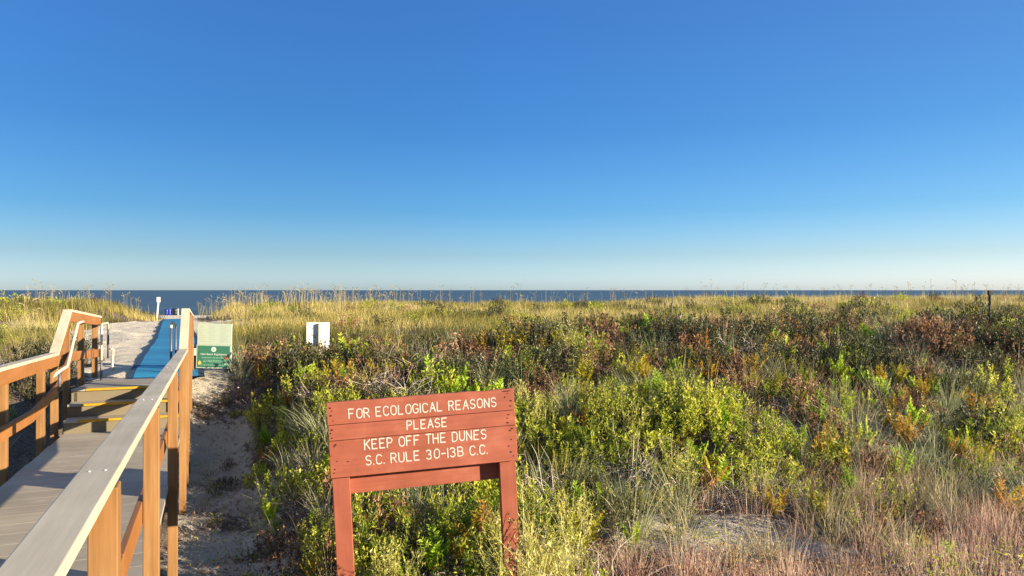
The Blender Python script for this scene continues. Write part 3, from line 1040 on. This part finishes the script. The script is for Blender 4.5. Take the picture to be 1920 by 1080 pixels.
# ------------------------------------------------------------------ plants: generators
def blades(m, base, az, lean, L, W, curve, tint, seg=3, mi=0, tw=None, tipw=0.12):
    """ribbon blades; every argument an array over N blades"""
    N = len(L)
    t = np.linspace(0, 1, seg + 1)
    az, lean, L, W, curve = (np.broadcast_to(np.asarray(q, float), (N,)) for q in (az, lean, L, W, curve))
    dirh = np.stack([np.cos(az), np.sin(az), np.zeros(N)], -1)
    side_a = az + math.pi / 2 if tw is None else az + tw
    side = np.stack([np.cos(side_a), np.sin(side_a), np.zeros(N)], -1)
    ang = lean[:, None] + curve[:, None] * t[None, :]
    dl = L[:, None] / seg
    dx = np.sin(ang) * dl
    dz = np.cos(ang) * dl
    px_ = np.concatenate([np.zeros((N, 1)), np.cumsum(dx[:, :-1], 1)], 1)
    pz_ = np.concatenate([np.zeros((N, 1)), np.cumsum(dz[:, :-1], 1)], 1)
    c = base[:, None, :] + dirh[:, None, :] * px_[:, :, None]
    c[:, :, 2] += pz_
    w = W[:, None] * (1 - (1 - tipw) * t[None, :] ** 1.5) / 2
    V = np.stack([c - side[:, None, :] * w[:, :, None], c + side[:, None, :] * w[:, :, None]], 2)
    n2 = (seg + 1) * 2
    i0 = np.arange(N)[:, None] * n2 + np.arange(seg)[None, :] * 2
    q = np.stack([i0, i0 + 1, i0 + 3, i0 + 2], -1).reshape(-1, 4)
    m.add(V.reshape(-1, 3), q, mi, np.repeat(np.broadcast_to(np.asarray(tint, float), (N,)), n2))

def leaves(m, pos, d, L, W, tint, mi=0, rs=None, fold=0.25, mid=0.45):
    N = len(pos)
    rs = rs or rng
    d = d / (np.linalg.norm(d, axis=1)[:, None] + 1e-9)
    r = rs.normal(size=(N, 3))
    s = np.cross(d, r)
    s /= np.linalg.norm(s, axis=1)[:, None] + 1e-9
    nrm = np.cross(s, d)
    L = np.broadcast_to(np.asarray(L, float), (N,))[:, None]
    W = np.broadcast_to(np.asarray(W, float), (N,))[:, None]
    md = pos + d * L * mid
    V = np.stack([pos, md - s * W / 2 + nrm * W * fold, pos + d * L, md + s * W / 2 + nrm * W * fold], 1)
    i = np.arange(N)[:, None] * 4
    f = np.concatenate([i + np.array([[0, 1, 2]]), i + np.array([[0, 2, 3]])], 0)
    m.add(V.reshape(-1, 3), f, mi, np.repeat(np.broadcast_to(np.asarray(tint, float), (N,)), 4))

def curve_path(p0, d0, L, n, rs, wob=0.35, grav=0.0):
    pts = [np.array(p0, float)]
    d = np.array(d0, float)
    for k in range(n):
        d = d + rs.normal(size=3) * wob * 0.5 + np.array([0, 0, -grav])
        d /= np.linalg.norm(d) + 1e-9
        pts.append(pts[-1] + d * L / n)
    return np.array(pts)

def shrub_mesh(name, seed, R, H, nst, lps, ll, lw, leafm, tbase=0.5, tvar=0.22):
    rs = np.random.default_rng(seed)
    m = MB()
    P, D, T = [], [], []
    for k in range(nst):
        a = rs.uniform(0, 2 * math.pi)
        rr_ = R * math.sqrt(rs.uniform(0, 1))
        hh = H * math.sqrt(max(0.08, 1 - (rr_ / R) ** 2 * 0.85)) * rs.uniform(0.72, 1.15)
        tip = np.array([rr_ * math.cos(a), rr_ * math.sin(a), hh])
        b0 = np.array([tip[0] * 0.35, tip[1] * 0.35, -0.05])
        mid_ = (b0 + tip) / 2 + rs.normal(size=3) * 0.05 * R + np.array([tip[0] * .12, tip[1] * .12, 0])
        path = np.array([b0, mid_, tip])
        m.tube(path, [0.005, 0.0038, 0.0018], 3, 1, rs.uniform(.2, 1), cap=False)
        tcol = tbase + rs.normal() * tvar * 0.7
        f = 1 - rs.uniform(0, 1, lps) ** 1.3 * 0.62
        q = np.where(f[:, None] < .5, b0 + (mid_ - b0) * f[:, None] * 2, mid_ + (tip - mid_) * (f[:, None] - .5) * 2)
        out = rs.normal(size=(lps, 3)) + np.array([0, 0, 0.55]) + 0.6 * (tip - b0) / np.linalg.norm(tip - b0)
        P.append(q + rs.normal(size=(lps, 3)) * 0.012)
        D.append(out)
        T.append(np.clip(tcol + rs.normal(size=lps) * tvar * 0.6, 0, 1))
    P, D, T = np.concatenate(P), np.concatenate(D), np.concatenate(T)
    leaves(m, P, D, ll * rs.uniform(.65, 1.25, len(P)), lw * rs.uniform(.7, 1.2, len(P)), T, 0, rs)
    return m.mesh(name, [leafm, M['stem']])

def tuft_mesh(name, seed, n, L, W, spread, lean, curve, mat_, tb=0.5, tv=0.2, seg=3, heads=0):
    rs = np.random.default_rng(seed)
    m = MB()
    az = rs.uniform(0, 2 * math.pi, n)
    rad = spread * np.sqrt(rs.uniform(0, 1, n))
    base = np.stack([rad * np.cos(az + rs.normal(size=n) * .5), rad * np.sin(az + rs.normal(size=n) * .5), np.full(n, -0.04)], -1)
    blades(m, base, az + rs.normal(size=n) * .4, np.abs(rs.normal(size=n)) * lean + 0.03, L * rs.uniform(.45, 1.1, n), W * rs.uniform(.7, 1.2, n),
           curve * rs.uniform(.1, 1.3, n), np.clip(tb + rs.normal(size=n) * tv, 0, 1), seg, 0, rs.uniform(0, math.pi, n))
    return m.mesh(name, [mat_])

def fern_mesh(name, seed, nf, L, leafm, tb, tv, spread=0.5, lf=0.075):
    """cluster of upright feathery fronds, leaflets in pairs along each rib"""
    rs = np.random.default_rng(seed)
    m = MB()
    for k in range(nf):
        a = rs.uniform(0, 2 * math.pi)
        ln = L * rs.uniform(.6, 1.1)
        d0 = np.array([math.cos(a) * spread * rs.uniform(.2, 1), math.sin(a) * spread * rs.uniform(.2, 1), 1.0])
        path = curve_path((rs.normal() * .03, rs.normal() * .03, -0.03), d0, ln, 6, rs, 0.10, 0.05)
        tc = np.clip(tb + rs.normal() * tv, 0, 1)
        m.tube(path, np.linspace(.0035, .001, 7), 3, 0, tc * .8, cap=False)
        n = 15
        f = np.linspace(.22, 1.0, n)
        seg = np.minimum((f * 6).astype(int), 5)
        fr = f * 6 - seg
        c = path[seg] + (path[seg + 1] - path[seg]) * fr[:, None]
        dr = path[seg + 1] - path[seg]
        dr /= np.linalg.norm(dr, axis=1)[:, None]
        sd = np.cross(dr, np.array([math.cos(a + rs.uniform(-1, 1)), math.sin(a), 0.2]))
        sd /= np.linalg.norm(sd, axis=1)[:, None] + 1e-9
        for sgn in (-1, 1):
            dd = sd * sgn + dr * 0.75 + rs.normal(size=(n, 3)) * .15
            lw = lf * (1.1 - np.abs(f - .45) * 1.1) * rs.uniform(.8, 1.2, n)
            leaves(m, c, dd, lw, lw * .30 + .004, np.clip(tc + rs.normal(size=n) * .08, 0, 1), 0, rs, 0.1, 0.4)
    return m.mesh(name, [leafm])

def bramble_mesh(name, seed, n, R, H, leafn=60, leafm='rust_leaf', twr=0.0042):
    """tangle of thin dead twigs with a few shrivelled leaves"""
    rs = np.random.default_rng(seed)
    m = MB()
    P, D = [], []
    for k in range(n):
        a = rs.uniform(0, 2 * math.pi)
        r0 = R * .5 * math.sqrt(rs.uniform(0, 1))
        d0 = np.array([math.cos(a + rs.normal()) * .8, math.sin(a + rs.normal()) * .8, rs.uniform(.4, 1.4)])
        path = curve_path((r0 * math.cos(a), r0 * math.sin(a), -0.04), d0, H * rs.uniform(.7, 1.7), 7, rs, 0.42, 0.11)
        path[:, 2] = np.maximum(path[:, 2], 0.0)
        m.tube(path, np.linspace(twr, twr * .35, 8), 3, 0, rs.uniform(.1, 1), cap=False)
        P.append(path[2:])
        for _ in range(2):
            j = rs.integers(2, 7)
            sub = curve_path(path[j], rs.normal(size=3) + np.array([0, 0, .4]), H * rs.uniform(.2, .5), 3, rs, .5, .05)
            m.tube(sub, np.linspace(twr * .6, twr * .25, 4), 3, 0, rs.uniform(.1, 1), cap=False)
            P.append(sub[1:])
    P = np.concatenate(P)
    if leafn:
        i = rs.integers(0, len(P), leafn)
        leaves(m, P[i], rs.normal(size=(leafn, 3)), .034 * rs.uniform(.6, 1.3, leafn), .017 * rs.uniform(.6, 1.3, leafn), np.clip(rs.normal(.5, .25, leafn), 0, 1), 1, rs, .4)
    return m.mesh(name, [M['twig'], M[leafm]])

def weed_mesh(name, seed, n, H, leafm):
    """pale branching flower stalks (goldenrod habit)"""
    rs = np.random.default_rng(seed)
    m = MB()
    P, D, T, SZ = [], [], [], []
    for k in range(n):
        a = rs.uniform(0, 2 * math.pi)
        d0 = np.array([math.cos(a) * .25, math.sin(a) * .25, 1])
        ln = H * rs.uniform(.6, 1.1)
        path = curve_path((rs.normal() * .05, rs.normal() * .05, -.04), d0, ln, 6, rs, .10, 0)
        tc = rs.uniform(.35, .8)
        m.tube(path, np.linspace(.0035, .0018, 7), 3, 0, tc, cap=False)
        ends = []
        for b in range(7):
            j = rs.integers(2, 6)
            sub = curve_path(path[j], rs.normal(size=3) * .6 + np.array([0, 0, 1.1]), ln * rs.uniform(.15, .35), 3, rs, .2, -.05)
            m.tube(sub, np.linspace(.0018, .001, 4), 3, 0, tc, cap=False)
            ends.append(sub)
        ends = np.concatenate(ends + [path[2:]])
        q = ends[rs.integers(0, len(ends), 90)]
        P.append(q + rs.normal(size=q.shape) * .008)
        D.append(rs.normal(size=q.shape) + np.array([0, 0, .9]))
        T.append(np.clip(tc + rs.normal(size=90) * .15, 0, 1))
        SZ.append(np.where(rs.random(90) < .7, .014, .036) * rs.uniform(.7, 1.3, 90))
    P, D, T, SZ = map(np.concatenate, (P, D, T, SZ))
    leaves(m, P, D, SZ, SZ * .34, T, 0, rs)
    return m.mesh(name, [leafm])

def oat_mesh(name, seed, H, nst=1, wst=0.010):
    """sea oat: tall thin stalk, drooping seed head"""
    rs = np.random.default_rng(seed)
    m = MB()
    for k in range(nst):
        a = rs.uniform(0, 2 * math.pi)
        h = H * rs.uniform(.75, 1.05)
        d0 = np.array([math.cos(a) * .06, math.sin(a) * .06, 1])
        path = curve_path((rs.normal() * .06, rs.normal() * .06, -.05), d0, h, 6, rs, .04, 0)
        m.tube(path, np.linspace(wst, wst * .5, 7) / 2, 3, 0, rs.uniform(.3, .7), cap=False)
        az_ = rs.uniform(0, 2 * math.pi)
        hd = curve_path(path[-1], np.array([math.cos(az_) * .6, math.sin(az_) * .6, .8]), .24, 5, rs, .08, .16)
        m.tube(hd, np.linspace(wst * .4, wst * .2, 6), 3, 0, .5, cap=False)
        n = 20
        f = rs.uniform(0, 5, n)
        i = np.minimum(f.astype(int), 4)
        q = hd[i] + (hd[i + 1] - hd[i]) * (f - i)[:, None]
        leaves(m, q, rs.normal(size=(n, 3)) * .5 + np.array([math.cos(az_) * .4, math.sin(az_) * .4, -.6]), .048 * rs.uniform(.7, 1.2, n), .020, np.clip(rs.normal(.62, .2, n), 0, 1), 0, rs, .1)
    n = 10
    blades(m, np.zeros((n, 3)), rs.uniform(0, 6.28, n), rs.uniform(.1, .5, n), rs.uniform(.3, .7, n), .012, rs.uniform(.3, 1.2, n), rs.uniform(.1, .6, n), 3)
    return m.mesh(name, [M['straw']])

PROTO = {
    'leafy_shrub': [shrub_mesh('leafy_shrub', s, .36, .42, ns_, lp, ll, lw, M['green_leaf'], tb, tv) for s, tb, ns_, lp, ll, lw, tv in ((1, .58, 34, 17, .052, .022, .26), (2, .46, 44, 22, .034, .015, .22), (3, .68, 36, 17, .048, .024, .26), (4, .52, 30, 20, .070, .017, .28), (5, .62, 46, 20, .032, .016, .3), (6, .38, 32, 18, .056, .024, .24))],
    'dark_shrub': [shrub_mesh('dark_shrub', s, .42, .42, 36, 17, .050, .019, M['dark_leaf'], tb, .3) for s, tb in ((21, .5), (22, .35), (23, .65))],
    'grass_tuft': [tuft_mesh('grass_tuft', s, 75, .62, .0085, .13, .35, 1.1, M['grey_blade'], tb) for s, tb in ((31, .4), (32, .55), (33, .65), (34, .5))],
    'rust_shrub': [shrub_mesh('rust_shrub', s, .34, .40, 24, 15, .050, .019, M['rust_leaf'], tb, .3) for s, tb in ((41, .5), (42, .35), (43, .62))],
    'golden_fern': [fern_mesh('golden_fern', s, nf, .42, M['gold_leaf'], tb, .18) for s, nf, tb in ((51, 7, .3), (52, 9, .55), (53, 6, .75))],
    'lime_shoot': [fern_mesh('lime_shoot', s, nf, .34, M['lime_leaf'], tb, .15, .35, .085) for s, nf, tb in ((61, 6, .5), (62, 5, .7), (63, 8, .4))],
    'dead_bramble': [bramble_mesh('dead_bramble', s, 26, .38, .44) for s in (71, 72, 73)],
    'pink_grass_clump': [tuft_mesh('pink_grass_clump', s, 46, .42, .0062, .17, .22, .5, M['pink_blade'], tb, .22) for s, tb in ((81, .4), (82, .55), (83, .7))],
    'pale_weed': [weed_mesh('pale_weed', s, 9, .62, M['goldenrod']) for s in (91, 92, 93)],
    'straw_tuft': [tuft_mesh('straw_tuft', s, 60, .55, .0075, .14, .4, .9, M['straw'], tb) for s, tb in ((95, .4), (96, .6))],
    'sea_oats': [oat_mesh('sea_oats', s, 1.35, 2, .017) for s in (101, 102, 103, 104, 105)],
}
LOOK = {
    'leafy_shrub': ('bushy green shrub with small glossy leaves', 'shrub'),
    'dark_shrub': ('low dark olive shrub', 'shrub'),
    'grass_tuft': ('arching grey green grass tuft', 'grass tuft'),
    'rust_shrub': ('rust brown withered shrub', 'shrub'),
    'golden_fern': ('golden orange feathery fern clump', 'fern'),
    'lime_shoot': ('bright lime green upright fern shoot', 'fern'),
    'dead_bramble': ('tangle of bare grey twigs', 'bramble'),
    'pink_grass_clump': ('pinkish straw grass clump', 'grass tuft'),
    'pale_weed': ('pale yellow flowering weed', 'weed'),
    'straw_tuft': ('dry straw coloured grass tuft', 'grass tuft'),
    'sea_oats': ('tall thin sea oats with drooping seed heads', 'sea oats'),
}
def zone(X, Y, pxx, pyy):
    u, v = uv(X, Y)
    if u < -1.9: return 'left of the boardwalk'
    if Y > 21: return 'on the far dunes before the sea'
    if u < 1.7: return 'beside the sandy strip right of the boardwalk'
    if pyy < 690: return 'along the top of the dune ridge'
    if pxx < 1000: return 'around the red wooden sign'
    if pyy > 900: return 'in the foreground at the lower right'
    return 'on the dune slope right of the red sign'

COUNT = {}
def plant(kind, X, Y, s, sink=0.0, tilt=0.12):
    z = float(ground_z(np.array(X), np.array(Y)))
    o = bpy.data.objects.new(kind, random.choice(PROTO[kind]))
    o.location = (X, Y, z - sink)
    o.rotation_euler = (random.uniform(-tilt, tilt), random.uniform(-tilt, tilt), random.uniform(0, 6.283))
    o.scale = (s * random.uniform(.88, 1.12), s * random.uniform(.88, 1.12), s * random.uniform(.85, 1.2))
    COL.objects.link(o)
    a, b = px(X, Y, z + .2)
    zn = zone(X, Y, a, b)
    lk, cat = LOOK[kind]
    tag(o, lk + ' ' + zn, cat, cat + ' of one look ' + zn if False else lk + ' ' + zn)
    COUNT[kind] = COUNT.get(kind, 0) + 1
    return o

# ------------------------------------------------------------------ plants on the dune slope: placed on the terrain by habitat
def gauss(a, b, ca, cb, sa, sb):
    return math.exp(-(((a - ca) / sa) ** 2 + ((b - cb) / sb) ** 2))

LIMIT = {k: 270 for k in PROTO}
occ = {}
def free(X, Y, d):
    i, j = int(math.floor(X / .5)), int(math.floor(Y / .5))
    for a in range(i - 1, i + 2):
        for b in range(j - 1, j + 2):
            for (p, q) in occ.get((a, b), ()):
                if (p - X) ** 2 + (q - Y) ** 2 < d * d: return False
    occ.setdefault((i, j), []).append((X, Y))
    return True

random.seed(77)
tries = 0
while tries < 26000:
    tries += 1
    Y = random.uniform(5.6, 18.5)
    ray = random.uniform(-0.43, 0.76)
    X = ray * Y
    u, v = uv(X, Y)
    if u < 0.66: continue
    # keep the sign's own spot and the sight line to its posts readable
    if abs(X - (X0 + .7)) < 0.95 and Y < 6.6: continue
    w = Y - .2 * X
    if w > 17.2: continue
    if abs(ray - .644) < .02 and 14.6 < Y < 16.6: continue
    z = float(base_z(X, Y))
    a, b = px(X, Y, z + .2)
    a, b = float(a), float(b)
    if a > 1990 or b > 1150: continue
    if a < 452 and Y < 14.2 and b < 735: continue
    br = float(bare(X, Y))
    if random.random() < min(.97, br * 1.6): continue
    n1 = float(fbm(X, Y, 1.6, 41)); n2 = float(fbm(X, Y, 1.2, 52)); n3 = float(fbm(X, Y, 2.2, 63))
    P = {}
    top = float(S(750, 665, b)) if a < 1150 else float(S(760, 650, b))
    low = float(S(880, 960, b)) * float(S(1080, 1220, a))
    P['leafy_shrub'] = .10 + 4.0 * gauss(a, b, 560, 790, 95, 120) + 2.6 * gauss(a, b, 800, 960, 150, 90) + 3.0 * gauss(a, b, 1250, 835, 210, 50) + 1.7 * gauss(a, b, 1720, 850, 220, 60) + 1.2 * gauss(a, b, 1050, 880, 110, 110) + .9 * gauss(a, b, 1500, 900, 150, 60) + .5 * float(S(.52, .64, n1))
    P['dark_shrub'] = .25 + .9 * top * float(S(.40, .6, n2)) + .5 * gauss(a, b, 620, 665, 160, 30)
    P['grass_tuft'] = .8 * float(S(.42, .6, n3)) + .9 * gauss(a, b, 1400, 690, 330, 60) + .8 * gauss(a, b, 1060, 730, 110, 60) + .15
    P['rust_shrub'] = .38 + 1.1 * top * float(S(.38, .58, n1)) + .5 * gauss(a, b, 540, 960, 60, 110)
    P['golden_fern'] = 1.15 * float(S(650, 700, b)) + 1.6 * top + .7 * gauss(a, b, 1230, 960, 90, 60) + .5 * gauss(a, b, 1750, 760, 200, 60)
    P['lime_shoot'] = .7 * float(S(590, 640, b)) + .10 * low + .3 * top
    P['dead_bramble'] = .35 + .6 * gauss(a, b, 1130, 910, 130, 60) + .7 * gauss(a, b, 750, 690, 190, 35) + .4 * gauss(a, b, 1700, 760, 90, 60)
    P['pink_grass_clump'] = 1.7 * gauss(a, b, 1800, 1020, 260, 90) + 1.3 * float(S(1010, 1075, b)) * float(S(1080, 1200, a))
    P['pale_weed'] = .02 + 2.0 * gauss(a, b, 1010, 1040, 80, 90) + .5 * gauss(a, b, 1090, 720, 110, 70) + .15 * low
    P['straw_tuft'] = .12 + .4 * low + .4 * top * float(S(.5, .6, n3)) + .35 * float(S(.55, .65, n2))
    # species keep to patches
    for q_, k_ in enumerate(P): P[k_] *= math.exp(6.5 * (float(fbm(X, Y, 1.0, 200 + 7 * q_, 2)) - .5))
    for k_ in ('straw_tuft', 'pale_weed'): P[k_] *= 1 - .85 * top
    for k_ in ('leafy_shrub', 'grass_tuft'): P[k_] *= 1 - .6 * top
    P['lime_shoot'] *= 1 - .8 * low
    P['rust_shrub'] += 1.2 * top
    P['dark_shrub'] += 1.7 * top
    P['dead_bramble'] += .8 * top
    sub = 1 - .55 * low
    if a > 1090 and Y < (7.5 if a < 1560 else 6.9):
        if random.random() < .92: continue
        for k_ in P: P[k_] *= 1.0 if k_ in ('pink_grass_clump', 'straw_tuft') else (.10 if k_ == 'lime_shoot' else .03)
    for k in ('leafy_shrub', 'dark_shrub', 'rust_shrub', 'golden_fern', 'dead_bramble'): P[k] *= sub
    ks = list(P)
    k = random.choices(ks, [P[q] if COUNT.get(q, 0) < LIMIT[q] else 0 for q in ks])[0]
    d = {'leafy_shrub': .27, 'dark_shrub': .27, 'rust_shrub': .26, 'dead_bramble': .26, 'grass_tuft': .22, 'pink_grass_clump': .13}.get(k, .2)
    if not free(X, Y, d): continue
    s = random.uniform(.6, 1.3)
    if a > 1090 and Y < 7.5: s *= .75
    if top > .5 and k in ('rust_shrub', 'dark_shrub'): s *= 1.12
    if u < 1.4: s *= .8
    plant(k, X, Y, s, tilt=.32 if k in ('lime_shoot', 'golden_fern') else .14)

# goldenrod by the right post of the red sign, weeds and leaves under the sign
for (X, Y, k, s) in [(0.02, 5.35, 'pale_weed', 1.25), (0.20, 5.5, 'pale_weed', 1.2), (0.36, 5.45, 'pale_weed', 1.1), (0.30, 5.9, 'pale_weed', 1.15), (-0.12, 5.6, 'pale_weed', 1.0), (.55, 5.7, 'pale_weed', .9),
                     (.12, 5.2, 'pale_weed', 1.05), (-1.13, 6.0, 'pale_weed', 1.0), (-.95, 6.15, 'pale_weed', .9)]:
    plant(k, X, Y, s)

for _ in range(160):
    v = random.uniform(14.3, 19.5); u = random.uniform(.15, 2.0)
    X, Y = xy(u, v)
    aq = px(X, Y, -1.5)[0]
    if bare(X, Y) > .45 or (aq < 452 and Y < 14.3) or not free(X, Y, .24): continue
    plant(random.choices(['straw_tuft', 'grass_tuft', 'golden_fern'], [.75, .2, .08])[0], X, Y, random.uniform(.6, 1.0))

for _ in range(75):
    v = random.uniform(7.5, 14.2); u = random.triangular(-.15, 1.0, .9)
    X, Y = xy(u, v)
    if not free(X, Y, .16): continue
    plant(random.choices(['rust_shrub', 'dead_bramble', 'dark_shrub', 'leafy_shrub', 'straw_tuft'], [.35, .3, .2, .12, .15])[0], X, Y, random.uniform(.22, .45) * (1 if u < .5 else 1.4))

# ------------------------------------------------------------------ left bank, far dune shrubs, sea oats
random.seed(21)
for _ in range(900):
    Y = random.uniform(7.5, 26); ray = random.uniform(-.74, -.50); X = ray * Y
    u, v = uv(X, Y)
    if u > -2.25 or bare(X, Y) > .4: continue
    if not free(X, Y, .42): continue
    k = random.choices(['leafy_shrub', 'dark_shrub', 'straw_tuft', 'grass_tuft', 'dead_bramble'], [.35, .5, .7, .5, .5 if v < 13 else .1])[0]
    if COUNT.get(k, 0) >= 299: continue
    plant(k, X, Y, random.uniform(.7, 1.1) * (.75 if v < 12 else 1.0))
for _ in range(700):
    Y = random.uniform(19.5, 52); ray = random.uniform(-.74, .74); X = ray * Y
    u, v = uv(X, Y)
    if bare(X, Y) > .3 or -5 < u < 2.2: continue
    if fbm(X, Y, 6, 77) < .52 or Y - .2 * X < 23: continue
    if not free(X, Y, .9): continue
    k = random.choices(['dark_shrub', 'leafy_shrub', 'rust_shrub'], [.7, .35, .15])[0]
    if COUNT.get(k, 0) >= 299: continue
    plant(k, X, Y, random.uniform(1.0, 1.7))
n = 0
while n < 285:
    c = random.random()
    if c < .17:
        a = random.uniform(0, 275); Y = random.uniform(24, 42)
    elif c < .62:
        a = random.uniform(372, 760); Y = random.uniform(36, 56)
    else:
        a = random.uniform(760, 1915); Y = random.uniform(42, 60)
    X = (a - 960) / F_PX * Y
    u, v = uv(X, Y)
    if bare(X, Y) > .3: continue
    plant('sea_oats', X, Y, random.uniform(.75, 1.15) * (.8 if a < 300 else (.88 if a > 1000 else 1)), tilt=.05)
    n += 1

# ------------------------------------------------------------------ uncountable ground cover
rs = np.random.default_rng(99)
# far dune grass
N = 30000
Yd = 17.0 + (62 - 17) * rs.random(N) ** 1.25
ray = rs.uniform(-.76, .78, N)
Xd = ray * Yd
ud, vd = uv(Xd, Yd)
wd = Yd - .2 * Xd
ok = (bare(Xd, Yd) < .35 + .2 * rs.random(N)) & ((ud > .25) & (vd > 15.3) & (wd > 15.6) | (ud < -2.4) & (vd > 14.2))
Xd, Yd = Xd[ok], Yd[ok]
den = fbm(Xd, Yd, 3.0, 90)
ok = den > .30 + .15 * rs.random(len(Xd))
Xd, Yd = Xd[ok], Yd[ok]
Zd = ground_z(Xd, Yd)
nb = 9
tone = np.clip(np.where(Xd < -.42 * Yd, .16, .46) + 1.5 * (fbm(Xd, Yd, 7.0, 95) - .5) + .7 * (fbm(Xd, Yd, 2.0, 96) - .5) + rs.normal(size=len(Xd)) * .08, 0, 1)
hgt = (.30 + .35 * fbm(Xd, Yd, 4.0, 97)) * rs.uniform(.7, 1.2, len(Xd))
B = np.repeat(np.stack([Xd, Yd, Zd - .03], -1), nb, 0)
n = len(B)
B[:, :2] += rs.normal(size=(n, 2)) * .13
m = MB()
blades(m, B, rs.uniform(0, 6.283, n), np.abs(rs.normal(size=n)) * .3 + .03, np.repeat(hgt, nb) * rs.uniform(.6, 1.15, n), np.repeat(.010 + .0005 * (Yd - 17), nb), rs.uniform(.1, 1.0, n),
       np.clip(np.repeat(tone, nb) + rs.normal(size=n) * .12, 0, 1), 2, 0, rs.uniform(0, 3.14, n))
# taller seed stalks among it
N = 800
aa = np.where(rs.random(N) < .35, rs.uniform(-10, 280, N), rs.uniform(365, 1930, N) * 1.0)
aa = np.where((aa > 700) & (rs.random(N) < .5), rs.uniform(365, 720, N), aa)
Yd = np.where(aa < 300, rs.uniform(26, 42, N), rs.uniform(36, 61, N))
Xd = (aa - 960) / F_PX * Yd
ok = bare(Xd, Yd) < .25
Xd, Yd = Xd[ok], Yd[ok]
n = len(Xd)
clump = fbm(Xd, Yd, 2.5, 98)
blades(m, np.stack([Xd, Yd, ground_z(Xd, Yd)], -1), rs.uniform(0, 6.28, n), np.abs(rs.normal(size=n)) * .10, np.where(aa[ok] < 300, .7, 1.0) * (.45 + 1.0 * clump) * rs.uniform(.7, 1.25, n), 0.011 + .0002 * Yd, rs.uniform(.0, .5, n), np.clip(rs.normal(.62, .15, n), 0, 1), 4, 0, rs.uniform(0, 3.14, n), .5)
o = m.obj('dune_grass', M['field'])
tag(o, 'olive and straw coloured grass covering the far dunes', 'grass', kind='stuff')

# low herb and dead leaf cover over the slope
N = 90000
Yd = 5.2 + 13.3 * rs.random(N) ** 1.1
ray = rs.uniform(-.48, .76, N)
Xd = ray * Yd
ud, vd = uv(Xd, Yd)
ok = (ud > -.2) & (Yd - .2 * Xd < 17.5) & (rs.random(N) > .90 * bare(Xd, Yd))
Xd, Yd = Xd[ok], Yd[ok]
n = len(Xd)
P = np.stack([Xd, Yd, ground_z(Xd, Yd) + .005 + .16 * rs.random(n) ** 2 * (1 - bare(Xd, Yd))], -1)
m = MB()
kind_n = fbm(Xd, Yd, 1.0, 70) + rs.normal(size=n) * .10
mi_t = np.clip(rs.normal(.45, .25, n), 0, 1)
for lo_, hi_, mi in ((-9, .46, 0), (.46, .56, 1), (.56, 9, 2)):
    s_ = (kind_n > lo_) & (kind_n <= hi_)
    c = int(s_.sum())
    leaves(m, P[s_], rs.normal(size=(c, 3)) + np.array([0, 0, .5 if mi == 2 else .1]), rs.uniform(.025, .065, c), rs.uniform(.008, .022, c), mi_t[s_], mi, rs, .3)
o = m.obj('ground_litter', [M['rust_leaf'], M['twig'], M['green_leaf']])
tag(o, 'dead leaves and low herbs carpeting the dune slope', 'ground cover', kind='stuff')

# scattered stalks and small debris on the bare sand strip and patch
N = 42000
Yd = rs.uniform(5.2, 16, N)
Xd = rs.uniform(-.50, .45, N) * Yd
ud, vd = uv(Xd, Yd)
bb = bare(Xd, Yd)
ok = (ud > -.30) & (bb > .15) & (vd < 15.5)
Xd, Yd = Xd[ok], Yd[ok]
n = len(Xd)
m = MB()
B = np.stack([Xd, Yd, ground_z(Xd, Yd) + .004], -1)
blades(m, B, rs.uniform(0, 6.28, n), rs.uniform(1.1, 1.5, n), rs.uniform(.04, .20, n), rs.uniform(.003, .008, n), rs.uniform(-.1, .25, n), np.clip(rs.normal(.4, .3, n), 0, 1), 2, 0, rs.uniform(0, 3.1, n))
o = m.obj('dry_debris', M['twig'])
tag(o, 'dry stalks and crumbs scattered on the bare sand', 'debris', kind='stuff')
print('PLANTS', COUNT)
